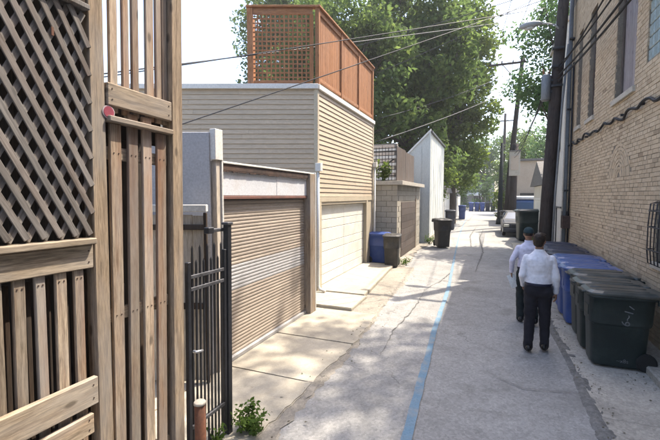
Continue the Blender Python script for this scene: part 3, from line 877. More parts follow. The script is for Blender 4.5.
# downspouts
def downspout(yy, x, ztop, kick):
    return tube('downspout', TG, [(x, yy, ztop), (x, yy, 1.0), (x, yy, 0.22), (x + 0.04, yy + kick * 0.3, 0.14), (x + 0.20, yy + kick, 0.11)], 0.036, 'white_trim', 8)
downspout(TY0 - 0.09, TX + 0.07, 3.05, -0.05)
downspout(TY1 - 0.02, TX + 0.09, 3.55, 0.02)
box('rain_head', TG, (TX + 0.02, TY0 - 0.16, 3.05), (TX + 0.16, TY0 - 0.02, 3.25), 'white_trim')
box('rain_head', TG, (TX + 0.03, TY1 - 0.10, 3.50), (TX + 0.17, TY1 + 0.05, 3.68), 'white_trim')

# ---- cedar screen on its roof
CSn = thing('cedar_screen', 'reddish cedar roof-deck screen with square lattice on top of tan garage', 'screen', (TX, 11.2, TZ + 0.12))
co = CSn.location
Z0, Z1 = TZ + 0.125, 7.02
def post_at(x, y, w=0.10, z1=Z1):
    return box('post', CSn, (x - w / 2, y - w / 2, Z0), (x + w / 2, y + w / 2, z1), 'cedar')
py = [8.86, 10.46, 12.06, 13.66]
for k, q in enumerate(py):
    post_at(TX - 0.03, q)
box('cap_rail', CSn, (TX - 0.12, py[0] - 0.08, Z1), (TX + 0.06, py[-1] + 0.08, Z1 + 0.05), 'cedar_h')
for a, b in zip(py, py[1:]):
    box('rail', CSn, (TX - 0.06, a + 0.052, Z0 + 0.10), (TX + 0.005, b - 0.052, Z0 + 0.19), 'cedar_h')
    box('rail', CSn, (TX - 0.06, a + 0.052, Z1 - 0.14), (TX + 0.005, b - 0.052, Z1 - 0.002), 'cedar_h')
    nb = 11
    w = (b - a - 0.11) / nb
    for j in range(nb):
        box('screen_board', CSn, (TX - 0.05, a + 0.055 + j * w, Z0 + 0.19), (TX - 0.03, a + 0.055 + (j + 0.93) * w, Z1 - 0.14), 'cedar')
# lattice side (skewed, facing the camera)
SW = 1.66
def sk(t, dn=0.0):
    x, y = skew(TX - 0.09, py[0] - 0.02, t)
    return Vector((x + SN * dn, y - CS * dn, 0))
def sbox(name, t0, t1, z0, z1, th, dn, m):
    c = sk((t0 + t1) / 2, dn)
    return link(name, box_mesh(abs(t1 - t0), th, z1 - z0, m), CSn, Vector((c.x, c.y, (z0 + z1) / 2)) - co, (0, 0, YAW))
M['cedar_x'] = wood('cedar_cross_rail', (0.40, 0.185, 0.085, 1), (0.27, 0.12, 0.055, 1), 'x', tint=0.1, bleach=0.15)
sbox('post', SW - 0.14, SW, Z0, Z1, 0.1, 0, 'cedar')
sbox('cap_rail', 0.0, SW + 0.02, Z1 + 0.002, Z1 + 0.05, 0.16, 0, 'cedar_x')
sbox('rail', 0.06, SW - 0.15, Z1 - 0.15, Z1 - 0.002, 0.05, 0, 'cedar_x')
sbox('rail', 0.06, SW - 0.15, Z0 + 0.02, Z0 + 0.12, 0.05, 0, 'cedar_x')
sbox('stile', 0.04, 0.14, Z0 + 0.12, Z1 - 0.15, 0.05, 0, 'cedar')
t = 0.20
while t < SW - 0.18:
    sbox('lattice_strip', t, t + 0.036, Z0 + 0.12, Z1 - 0.15, 0.011, 0.009, 'cedar'); t += 0.108
z = Z0 + 0.18
while z < Z1 - 0.2:
    sbox('lattice_strip', 0.14, SW - 0.14, z, z + 0.036, 0.011, -0.006, 'cedar_x'); z += 0.108
# far side of the enclosure, seen past the left post
q = sk(SW + 0.05)
for j in range(1):
    box('screen_board', CSn, (q.x - 0.02, q.y + 0.12 + j * 0.33, Z0), (q.x + 0.0, q.y + 0.12 + (j + 0.96) * 0.33, Z1 - 0.1), 'cedar')

# ================================================================ leaves
def leaf_cloud(centers, radii, n_per, size, seed, squash=0.8):
    r = np.random.default_rng(seed)
    C, T = [], []
    for c, rad in zip(centers, radii):
        k = int(n_per * rad * rad)
        d = r.normal(size=(k, 3)); d /= np.linalg.norm(d, axis=1, keepdims=True)
        rr_ = rad * r.random((k, 1)) ** 0.45
        p = np.array(c) + d * rr_ * np.array([1, 1, squash])
        C.append(p)
        T.append(np.clip(r.normal(0.45 + r.uniform(-0.14, 0.14), 0.16, k), 0, 1))
    P = np.concatenate(C); T = np.concatenate(T)
    k = len(P)
    nrm = r.normal(size=(k, 3)) + np.array([0, 0, 0.7])
    nrm /= np.linalg.norm(nrm, axis=1, keepdims=True)
    a = np.cross(nrm, r.normal(size=(k, 3))); a /= np.linalg.norm(a, axis=1, keepdims=True)
    b = np.cross(nrm, a)
    s = size * r.uniform(0.6, 1.25, (k, 1))
    V = np.stack([P - a * s, P + b * s * 0.5 + nrm * s * 0.12, P + a * s, P - b * s * 0.5 + nrm * s * 0.12], 1).reshape(-1, 3)
    return V, T

def leaf_mesh(name, V, T, m):
    k = len(T)
    me = bpy.data.meshes.new(name)
    me.vertices.add(len(V)); me.vertices.foreach_set('co', V.astype(np.float32).ravel())
    me.loops.add(4 * k); me.loops.foreach_set('vertex_index', np.arange(4 * k, dtype=np.int32))
    me.polygons.add(k); me.polygons.foreach_set('loop_start', np.arange(0, 4 * k, 4, dtype=np.int32))
    me.polygons.foreach_set('loop_total', np.full(k, 4, np.int32))
    at = me.attributes.new('tone', 'FLOAT', 'FACE'); at.data.foreach_set('value', T.astype(np.float32))
    me.update(); me.validate()
    me.materials.append(M[m])
    return me

def tree(label, base, height, blobs, m, seed, leaf=0.16, clumps=90, clump_r=(0.5, 1.0), dens=150, trunk_r=0.25, group=None, fork=0.35, name='tree', limbs=14, gap=1.0):
    """blobs: list of (cx,cy,cz,rx,ry,rz) relative to base; clumps of leaves sit through those volumes"""
    r = random.Random(seed)
    T = thing(name, label, 'tree', base, 0, group)
    cs, rs = [], []
    tot = sum(b[3] * b[4] * b[5] for b in blobs)
    for b in blobs:
        k = max(4, int(clumps * b[3] * b[4] * b[5] / tot))
        for _ in range(k):
            while True:
                d = Vector((r.uniform(-1, 1), r.uniform(-1, 1), r.uniform(-1, 1)))
                if 0.25 < d.length < 1: break
            if d.length < 0.6 and r.random() < 0.5: d = d.normalized() * r.uniform(0.6, 1)
            cs.append((b[0] + d.x * b[3], b[1] + d.y * b[4], b[2] + d.z * b[5]))
            rs.append(r.uniform(*clump_r))
    V, Tn = leaf_cloud(cs, rs, dens, leaf, seed)
    link('crown', leaf_mesh('crown', V, Tn, m), T)
    # trunk and limbs
    fz = height * fork
    parts = [tube_geo([(0, 0, -0.1), (r.uniform(-.1, .1), r.uniform(-.1, .1), fz * 0.5), (r.uniform(-.2, .2), r.uniform(-.2, .2), fz), (r.uniform(-.4, .4), r.uniform(-.4, .4), height * 0.75)],
                      [trunk_r * 1.25, trunk_r, trunk_r * 0.85, trunk_r * 0.3], 10)]
    order = sorted(range(len(cs)), key=lambda q: r.random())[:limbs]
    for q in order:
        e = Vector(cs[q])
        z0 = fz * r.uniform(0.75, 1.25)
        s = Vector((0, 0, min(z0, max(e.z - 0.5, fz * 0.5))))
        mid = s.lerp(e, 0.5) + Vector((r.uniform(-.4, .4), r.uniform(-.4, .4), r.uniform(0.2, 0.9)))
        parts.append(tube_geo([s, s.lerp(mid, 0.5) + Vector((0, 0, .15)), mid, e], [trunk_r * 0.5, trunk_r * 0.36, trunk_r * 0.22, 0.03], 6))
    link('trunk', mesh_from('trunk', *merge(parts), 'bark', True), T)
    return T

# ================================================================ BLOCK GARAGE with roof terrace
BX, BY0, BY1, BZ = -3.12, 14.35, 19.6, 2.86
BG = thing('block_garage', 'small concrete block garage with dark wooden door beyond the tan garage', 'garage', (BX, 16.8, 0))
bo = BG.location
box('wall', BG, (-9.0, BY0 + 0.012, 0), (BX - 0.012, BY1, BZ), 'mortar')
bh, bw = 0.205, 0.41
rr = random.Random(9)
zrow = 0
while (zrow + 1) * bh <= BZ + 0.01:
    z0 = zrow * bh
    x = BX - (0.0 if zrow % 2 == 0 else bw / 2)
    if zrow % 2:
        box('block', BG, (BX - bw / 2 + 0.012, BY0 - rr.uniform(0, .006), z0 + 0.006), (BX, BY0 + 0.19, z0 + bh - 0.006), 'block', 0.006)
    while x > BX - 3.4:
        box('block', BG, (x - bw + 0.012, BY0 - rr.choice([0.0, 0.003, 0.006]), z0 + 0.006), (x, BY0 + 0.1, z0 + bh - 0.006), 'block', 0.006)
        x -= bw
    for a, b in ((BY0 + 0.1, 15.05), (18.35, BY1)):
        y = a + (bw / 2 if zrow % 2 else 0.0)
        while y < b - 0.1:
            box('block', BG, (BX - 0.1, y + 0.012, z0 + 0.006), (BX + 0.004 * (zrow % 2) , min(y + bw, b), z0 + bh - 0.006), 'block', 0.006)
            y += bw
    if z0 > 2.2:
        y = 15.05
        while y < 18.3:
            box('block', BG, (BX - 0.1, y + 0.012, z0 + 0.006), (BX + 0.001, y + bw, z0 + bh - 0.006), 'block', 0.006); y += bw
    zrow += 1
bd = box('door', BG, (BX - 0.02, 15.1, 0.02), (BX - 0.008, 18.3, 2.24), 'mortar_dark')
for k in range(8):
    box('door_board', bd, (BX - 0.008, 15.12, 0.04 + k * 0.272), (BX + 0.012, 18.28, 0.30 + k * 0.272), 'brown_wood')
box('door_frame', BG, (BX - 0.01, 18.3, 0), (BX + 0.03, 18.45, 2.35), 'wood_post')
box('roof_edge', BG, (-9.1, BY0 - 0.12, BZ + 0.012), (BX + 0.22, BY1 + 0.05, BZ + 0.16), 'stone')
# terrace railing
RT = thing('terrace_railing', 'rusty black railing on the roof of the block garage', 'railing', (BX - 0.6, BY0 + 0.3, BZ + 0.16))
for zz in (3.22, 4.15):
    box('rail', RT, (-6.5, BY0 + 0.26, zz), (BX - 0.12, BY0 + 0.29, zz + 0.035), 'iron')
x = -6.4
while x < BX - 0.15:
    box('picket', RT, (x - 0.009, BY0 + 0.266, BZ + 0.16), (x + 0.009, BY0 + 0.284, 4.32), 'iron', 0.002); x += 0.125
box('side_panel', RT, (BX - 0.13, BY0 + 0.30, BZ + 0.16), (BX - 0.09, BY0 + 2.0, 4.35), 'brown_wood')
box('side_panel', RT, (BX - 0.13, BY0 + 2.02, BZ + 0.16), (BX - 0.09, BY0 + 4.0, 4.30), 'brown_wood')
box('brace', RT, (BX - 1.2, BY0 + 0.30, 3.55), (BX - 0.12, BY0 + 0.32, 3.60), 'iron', rot=(0, R(-32), 0))
# stacked pale brick wall behind the railing
PW = thing('terrace_wall', 'striped pale brick wall behind the roof railing', 'wall', (-5.0, 18.3, BZ + 0.16))
box('core', PW, (-9.0, 18.32, BZ + 0.165), (BX - 0.9, 18.6, 4.95), 'mortar_dark')
z = 3.05; k = 0
while z < 4.9:
    x = -8.9 + (0.3 if k % 2 else 0)
    while x < BX - 1.2:
        box('brick', PW, (x, 18.25, z), (x + 0.57, 18.4, z + 0.13), 'cream' if k % 2 else 'beige'); x += 0.6
    z += 0.17; k += 1
def plant_geo(pos, h, spread, n, seed, m, name, label, cat='plant', size=0.06, group=None, stems=7):
    r = random.Random(seed)
    T = thing(name, label, cat, pos, 0, group)
    parts, cs, rs = [], [], []
    for k in range(stems):
        a = r.uniform(0, 6.28); e = Vector((math.cos(a) * spread * r.uniform(.3, 1), math.sin(a) * spread * r.uniform(.3, 1), h * r.uniform(.55, 1)))
        parts.append(tube_geo([(0, 0, -0.02), e * 0.5 + Vector((0, 0, h * .12)), e], [0.008, 0.006, 0.003], 5))
        for q in (0.45, 0.7, 1.0):
            cs.append(tuple(e * q)); rs.append(spread * 0.38)
    V, Tn = leaf_cloud(cs, rs, n / (spread * spread), size, seed, 1.0)
    link('leaves', leaf_mesh('leaves', V, Tn, m), T)
    link('stems', mesh_from('stems', *merge(parts), 'weed', True), T)
    return T
for k, (x, lab) in enumerate([(-3.75, 'leafy green plant on block garage roof next to brown panel'), (-4.25, 'middle leafy plant on the block garage roof behind railing'), (-4.8, 'leafy plant on block garage roof beside the tan siding')]):
    plant_geo((x, BY0 + 0.14, BZ + 0.16), 0.65 + 0.1 * (k % 2), 0.42, 60, 40 + k, 'leaf_yellow', 'roof_plant', lab, size=0.09, group='plants on the block garage roof')

# ================================================================ PALE CLAD SHED
WX, WY0, WY1 = -2.78, 20.4, 27.2
WS = thing('clad_shed', 'tall pale grey metal-clad shed with a slanting roof', 'shed', (WX, 23, 0))
wo_ = WS.location
x1 = WX; x0 = WX - 3.2
hf, hb = 5.72, 2.6
v = [(x0, WY0, 0), (x1, WY0, 0), (x1, WY1, 0), (x0, WY1, 0), (x0, WY0, hb), (x1, WY0, hf), (x1, WY1, hf), (x0, WY1, hb)]
v = [tuple(Vector(q) - wo_) for q in v]
link('wall', mesh_from('wall', v, [(3, 2, 1, 0), (4, 5, 6, 7), (0, 1, 5, 4), (1, 2, 6, 5), (2, 3, 7, 6), (3, 0, 4, 7)], 'grey_wall'), WS)
for k in range(14):
    a = WY0 + 0.03 + k * 0.485
    box('cladding_sheet', WS, (WX + 0.002, a, 0.35), (WX + 0.024 + 0.008 * (k % 2), a + 0.47, hf - 0.06), 'grey_wall')
for k in range(8):
    a = x1 - 0.36 - k * 0.4
    zt = hf - 0.05 - (k + 1) * 0.4 * (hf - hb) / 3.2
    box('cladding_sheet', WS, (a, WY0 - 0.02 - 0.006 * (k % 2), 0.3), (a + 0.36, WY0 - 0.002, zt + 0.10), 'grey_wall')
box('corner_trim', WS, (WX - 0.03, WY0 - 0.05, 0), (WX + 0.05, WY0 + 0.03, hf), 'grey_wall')
# slanted verge board and front gutter
vb = [(x0, WY0 - 0.06, hb - 0.02), (x1 + 0.06, WY0 - 0.06, hf + 0.04), (x1 + 0.06, WY0 + 0.05, hf + 0.04), (x0, WY0 + 0.05, hb - 0.02)]
vb = vb + [(a, b, c + 0.12) for a, b, c in vb]
link('verge_board', mesh_from('verge_board', [tuple(Vector(q) - wo_) for q in vb], [(3, 2, 1, 0), (4, 5, 6, 7), (0, 1, 5, 4), (1, 2, 6, 5), (2, 3, 7, 6), (3, 0, 4, 7)], 'white_trim'), WS)
box('gutter', WS, (WX + 0.03, WY0 + 0.05, hf - 0.02), (WX + 0.13, WY1 + 0.03, hf + 0.08), 'iron_grey')
box('plinth', WS, (WX + 0.001, WY0 + 0.03, 0), (WX + 0.06, WY1, 0.34), 'block')

# ================================================================ further garages left
def far_garage(name, label, x, y0, y1, h, m, ridge=0.8, doors=((0.2, 0.8),), front=1, group=None, roofm='roof_grey'):
    T = thing(name, label, 'garage', (x, (y0 + y1) / 2, 0), 0, group)
    d = 6.0 * front
    xo = x - d
    lo, hi = min(x, xo), max(x, xo)
    box('wall', T, (lo, y0, 0), (hi, y1, h), m, 0.01)
    ym = (y0 + y1) / 2
    v = [(lo - .2, y0 - .25, h), (hi + .2, y0 - .25, h), (lo - .2, y1 + .25, h), (hi + .2, y1 + .25, h), (lo - .2, ym, h + ridge), (hi + .2, ym, h + ridge)]
    f = [(0, 1, 5, 4), (3, 2, 4, 5), (0, 4, 2), (1, 3, 5), (0, 2, 3, 1)]
    link('roof', mesh_from('roof', [tuple(Vector(q) - T.location) for q in v], f, roofm), T)
    for a, b in doors:
        A, B = y0 + (y1 - y0) * a, y0 + (y1 - y0) * b
        s = front
        dd = box('door', T, (x - 0.02 * s, A, 0.02), (x + 0.02 * s, B, 2.2), 'door_white')
        for k in range(4):
            box('door_panel', dd, (x + 0.021 * s, A + 0.04, 0.06 + k * 0.53), (x + 0.04 * s, B - 0.04, 0.55 + k * 0.53), 'door_white')
        box('door_head', T, (x + 0.001 * s, A - 0.1, 2.22), (x + 0.05 * s, B + 0.1, 2.36), 'white_trim')
    return T
far_garage('cream_garage', 'cream far garage on the left behind the overhanging bush', -3.0, 29.0, 35.0, 2.7, 'cream')
far_garage('tan_garage', 'tan far garage on the left before the single blue bin', -3.1, 36.0, 42.0, 2.8, 'beige')
far_garage('grey_garage', 'grey gabled garage farthest along the left side', -3.2, 46.0, 53.0, 2.8, 'house_grey')

# ================================================================ BRICK BUILDING (right)
KX, KY0, KY1, KZ = 2.46, -6.0, 15.0, 8.75
KB = thing('brick_building', 'tall old yellow brick building along the right side', 'building', (KX, 8.0, 0))
ko = KB.location
wins = [  # y0, y1, z0, z1, kind
    (8.80, 10.02, 4.47, 6.95, 'board'), (7.62, 8.24, 4.72, 6.6, 'glassblock'), (11.75, 12.42, 4.50, 7.3, 'board'), (13.28, 13.84, 4.52, 7.3, 'board'),
    (5.9, 7.50, 1.42, 2.33, 'grille')]
# core wall with window openings, assembled from strips between opening edges
ycuts = sorted({KY0, KY1, *[w[0] for w in wins], *[w[1] for w in wins]})
zcuts = sorted({0.0, KZ, *[w[2] for w in wins], *[w[3] for w in wins]})
parts = []
def in_open(y, z):
    return any(a < y < b and c < z < d for a, b, c, d, _ in wins)
for ya, yb in zip(ycuts, ycuts[1:]):
    run = None
    for za, zb in zip(zcuts, zcuts[1:]):
        if in_open((ya + yb) / 2, (za + zb) / 2):
            if run: parts.append(bgeo((KX + 0.012 - ko.x, ya - ko.y, run[0]), (KX + 0.30 - ko.x, yb - ko.y, run[1]))); run = None
        else:
            run = (run[0], zb) if run else (za, zb)
    if run: parts.append(bgeo((KX + 0.012 - ko.x, ya - ko.y, run[0]), (KX + 0.30 - ko.x, yb - ko.y, run[1])))
link('wall', mesh_from('wall', *merge(parts), 'mortar'), KB)
box('wall', KB, (KX + 0.302, KY0, 0), (KX + 5.0, KY1, KZ - 0.3), 'brick_far')
AC, AZ = 9.50, 2.831          # bricked-up arch centre
def in_arch(y, z):
    d = math.hypot(y - AC, z - AZ)
    return z > AZ and d < 0.705
def brick_field():
    V, F, T = [], [], []
    r = random.Random(21)
    ch, L, jt = 0.0745, 0.215, 0.010
    def add(pts, tone):
        o = len(V); V.extend(pts)
        for q in ((0, 4, 7, 3), (0, 1, 5, 4), (3, 7, 6, 2), (0, 3, 2, 1), (4, 5, 6, 7)):
            F.append(tuple(i + o for i in q)); T.append(tone)
    k = 0
    z = 0.0
    while z < KZ - 0.3:
        zz0, zz1 = z + jt / 2, z + ch - jt / 2
        header = (k % 6 == 5)
        LL = L / 2 if header else L
        y = KY0 + 8.6 + (LL / 2 if k % 2 else 0)
        while y < KY1 - 0.02:
            ya, yb = y + jt / 2, min(y + LL - jt / 2, KY1)
            y += LL
            zc = (zz0 + zz1) / 2
            segs = [(ya, yb)]
            for a, b, c, d, _ in wins:
                if c - 0.02 < zc < d + 0.02:
                    ns = []
                    for s, e in segs:
                        if e <= a or s >= b: ns.append((s, e))
                        else:
                            if s < a: ns.append((s, a))
                            if e > b: ns.append((b, e))
                    segs = ns
            for s, e in segs:
                if e - s < 0.025 or in_arch((s + e) / 2, zc): continue
                p = r.uniform(-0.0035, 0.0035)
                dy = r.uniform(-.002, .002); dz = r.uniform(-.0025, .0025)
                x = KX + p
                tone = min(1, max(0, r.gauss(0.52, 0.17)))
                if r.random() < 0.03: tone = r.uniform(0.02, 0.15)
                xb = KX + 0.03
                add([(x - ko.x, s + dy - ko.y, zz0 + dz), (xb - ko.x, s + dy - ko.y, zz0 + dz), (xb - ko.x, e + dy - ko.y, zz0 + dz), (x - ko.x, e + dy - ko.y, zz0 + dz),
                     (x - ko.x, s + dy - ko.y, zz1 + dz), (xb - ko.x, s + dy - ko.y, zz1 + dz), (xb - ko.x, e + dy - ko.y, zz1 + dz), (x - ko.x, e + dy - ko.y, zz1 + dz)], tone)
        z += ch; k += 1
    # arch rings
    for ri in range(8):
        r0 = 0.10 + ri * 0.0745
        n = max(3, round(math.pi * (r0 + 0.035) / 0.20))
        for j in range(n):
            ga = 0.005 / (r0 + 0.035)
            a0, a1 = math.pi * j / n + ga, math.pi * (j + 1) / n - ga
            if j == 0: a0 = 0.0
            p = KX + r.uniform(-0.004, 0.004)
            pts = []
            for xx in (p, KX + 0.03):
                for rad, an in ((r0, a0), (r0, a1), (r0 + 0.0645, a1), (r0 + 0.0645, a0)):
                    pts.append((xx - ko.x, AC + math.cos(an) * rad - ko.y, AZ + math.sin(an) * rad))
            # reorder to match add(): 0..3 bottom ring (x front/back) pattern
            A, B, C_, D, E, Fp, G, H = pts
            o = len(V); V.extend(pts)
            tone = min(1, max(0, r.gauss(0.5, 0.15)))
            for q in ((0, 3, 2, 1), (0, 1, 5, 4), (1, 2, 6, 5), (2, 3, 7, 6), (3, 0, 4, 7)):
                F.append(tuple(i + o for i in q)); T.append(tone)
    me = mesh_from('bricks', V, F, 'brick')
    at = me.attributes.new('tone', 'FLOAT', 'FACE'); at.data.foreach_set('value', T)
    return me
bk = link('bricks', brick_field(), KB); bk['kind'] = 'stuff'
box('parapet_coping', KB, (KX - 0.06, KY0, KZ), (KX + 0.4, KY1 + 0.05, KZ + 0.12), 'stone')
for a, b, c, d, kd in wins:
    w = box('window', KB, (KX + 0.20, a, c), (KX + 0.22, b, d), 'glass_dark')
    if kd == 'board':
        nb = max(1, round((b - a) / 0.55))
        for j in range(nb):
            box('board', w, (KX + 0.135, a + 0.07 + j * (b - a - 0.14) / nb + 0.003, c + 0.05), (KX + 0.16, a + 0.07 + (j + 1) * (b - a - 0.14) / nb - 0.003, d - 0.05), 'board_grey')
        for q in ((a, a + 0.07), (b - 0.07, b)):
            box('frame', w, (KX + 0.10, q[0] + 0.002, c), (KX + 0.17, q[1] - 0.002, d), 'brown_wood')
        box('sill', w, (KX - 0.05, a - 0.08, c - 0.11), (KX + 0.2, b + 0.08, c), 'stone')
    elif kd == 'glassblock':
        z = c
        while z < d - 0.05:
            y = a
            while y < b - 0.05:
                box('glass_block', w, (KX + 0.02, y + 0.008, z + 0.008), (KX + 0.10, min(y + 0.2, b) - 0.002, z + 0.192), 'glass_block', 0.012); y += 0.205
            z += 0.2
    else:
        box('frame', w, (KX + 0.12, b - 0.06, c), (KX + 0.18, b, d), 'white_trim')
        box('sill', w, (KX - 0.04, a - 0.05, c - 0.1), (KX + 0.19, b + 0.04, c), 'stone')
# window guard: bowed iron bars
WG = thing('window_guard', 'black iron guard over the low window of brick building', 'window guard', (KX - 0.03, 6.7, 1.4))
for y in [7.46 - 0.13 * k for k in range(12)]:
    tube('bar', WG, [(KX - 0.005, y, 2.36), (KX - 0.09, y, 2.33), (KX - 0.11, y, 2.0), (KX - 0.11, y, 1.6), (KX - 0.09, y, 1.40), (KX - 0.005, y, 1.37)], 0.009, 'iron', 6)
for z in (1.62, 1.97, 2.22):
    tube('bar', WG, [(KX - 0.005, 7.49, z), (KX - 0.10, 7.485, z), (KX - 0.12, 7.40, z), (KX - 0.12, 6.0, z)], 0.011, 'iron', 6)
# downpipes and conduits at the far corner
tube('downpipe', KB, [(KX - 0.10, 14.55, 0.05), (KX - 0.10, 14.55, 4.0), (KX - 0.10, 14.58, 8.7)], 0.062, 'conduit', 10)
tube('conduit', KB, [(KX - 0.05, 14.20, 0.4), (KX - 0.05, 14.20, 4.2), (KX - 0.05, 14.22, 6.6)], 0.03, 'cable', 8)
tube('conduit', KB, [(KX - 0.06, 14.86, 0.4), (KX - 0.06, 14.86, 4.2), (KX - 0.06, 14.86, 8.0)], 0.036, 'conduit', 8)
for z in (2.6, 5.2, 7.4):
    box('bracket', KB, (KX - 0.15, 14.44, z), (KX - 0.002, 14.68, z + 0.05), 'iron')
box('meter_box', KB, (KX - 0.22, 14.12, 1.42), (KX - 0.004, 14.42, 1.82), 'rust_dark')
box('meter_box', KB, (KX - 0.16, 14.64, 1.5), (KX - 0.004, 14.82, 1.95), 'iron_grey')

# second building behind the pole, cream
CB = thing('cream_building', 'tall cream painted building just behind the leaning utility pole', 'building', (2.5, 17.8, 0))
box('wall', CB, (2.50, 16.1, 0), (7.5, 19.75, 8.6), 'cream', 0.02)
box('coping', CB, (2.42, 16.0, 8.6), (7.6, 19.85, 8.75), 'stone')
box('band', CB, (2.47, 16.08, 2.0), (2.499, 19.7, 2.06), 'iron_grey')
dd = box('door', CB, (2.46, 17.0, 0.05), (2.498, 18.0, 2.0), 'glass_dark')
box('frame', dd, (2.44, 16.92, 0.05), (2.459, 16.998, 2.08), 'white_trim')
for y in (16.7, 18.2):
    w = box('window', CB, (2.475, y, 4.2), (2.499, y + 0.9, 5.7), 'glass_dark')
    box('frame', w, (2.455, y - 0.06, 4.12), (2.474, y + 0.96, 4.199), 'white_trim')
# white gabled garage and beige house further
WGa = far_garage('white_garage', 'white gable-roofed garage beyond the cream building on right', 2.62, 20.6, 26.2, 3.0, 'cream', 1.3, ((0.15, 0.85),), -1)
BH = thing('beige_house', 'beige block-like house behind the parked blue van', 'house', (2.9, 40, 0))
box('wall', BH, (2.35, 36.5, 0), (9.0, 44.5, 5.4), 'beige', 0.02)
box('roof', BH, (2.2, 36.3, 5.4), (9.2, 44.7, 5.58), 'roof_grey')
for x in (2.6, 4.4):
    w = box('window', BH, (x, 36.46, 1.6), (x + 1.1, 36.49, 2.7), 'glass_dark')
    box('sill', w, (x - 0.08, 36.40, 1.5), (x + 1.18, 36.49, 1.59), 'stone')
far_garage('grey_gable_garage', 'grey gabled garage on the right before the yellow shrub', 2.9, 47, 53, 2.8, 'house_grey', 1.0, ((0.2, 0.8),), -1)
# far end houses
def house(label, x0, x1, y, h, m, ridge):
    T = thing('house', label, 'house', ((x0 + x1) / 2, y, 0))
    box('wall', T, (x0, y, 0), (x1, y + 8, h), m, 0.02)
    xm = (x0 + x1) / 2
    v = [(x0 - .4, y - .4, h), (x1 + .4, y - .4, h), (x1 + .4, y + 8.4, h), (x0 - .4, y + 8.4, h), (xm, y - .4, h + ridge), (xm, y + 8.4, h + ridge)]
    link('roof', mesh_from('roof', [tuple(Vector(q) - T.location) for q in v], [(0, 1, 4), (1, 2, 5, 4), (2, 3, 5), (3, 0, 4, 5), (3, 2, 1, 0)], 'roof_grey'), T)
    n = max(2, int((x1 - x0) / 2.2))
    for lv in (1.0, 3.9):
        if lv + 1.5 > h: continue
        for k in range(n):
            xx = x0 + (k + 0.5) * (x1 - x0) / n - 0.5
            w = box('window', T, (xx, y - 0.05, lv), (xx + 1.0, y - 0.002, lv + 1.5), 'glass_dark')
            box('frame', w, (xx - 0.1, y - 0.08, lv - 0.12), (xx + 1.1, y - 0.002, lv - 0.002), 'white_trim')
    return T
house('grey two-storey house closing the far end of the alley', -8.5, 1.5, 92, 6.0, 'house_grey', 3)
house('beige gabled house at far end, right of the grey one', 3.5, 12, 96, 6.5, 'beige', 3)
house('cream gabled house at far end, mostly hidden by trees', -20, -10.5, 94, 6.5, 'cream', 3)
aw = thing('porch_awning', 'small white awning before the grey house at the alley end', 'awning', (-3.6, 90.8, 0))
link('canopy', mesh_from('canopy', [(-2.6, 0, 2.7), (2.6, 0, 2.7), (2.6, 1.15, 3.5), (-2.6, 1.15, 3.5), (-2.6, 0, 2.5), (2.6, 0, 2.5)], [(0, 1, 2, 3), (4, 5, 1, 0)], 'white_trim'), aw)
for x in (-2.5, 2.5):
    lbox('post', aw, (x - .06, 0.02, 0), (x + .06, 0.14, 2.55), 'white_trim')

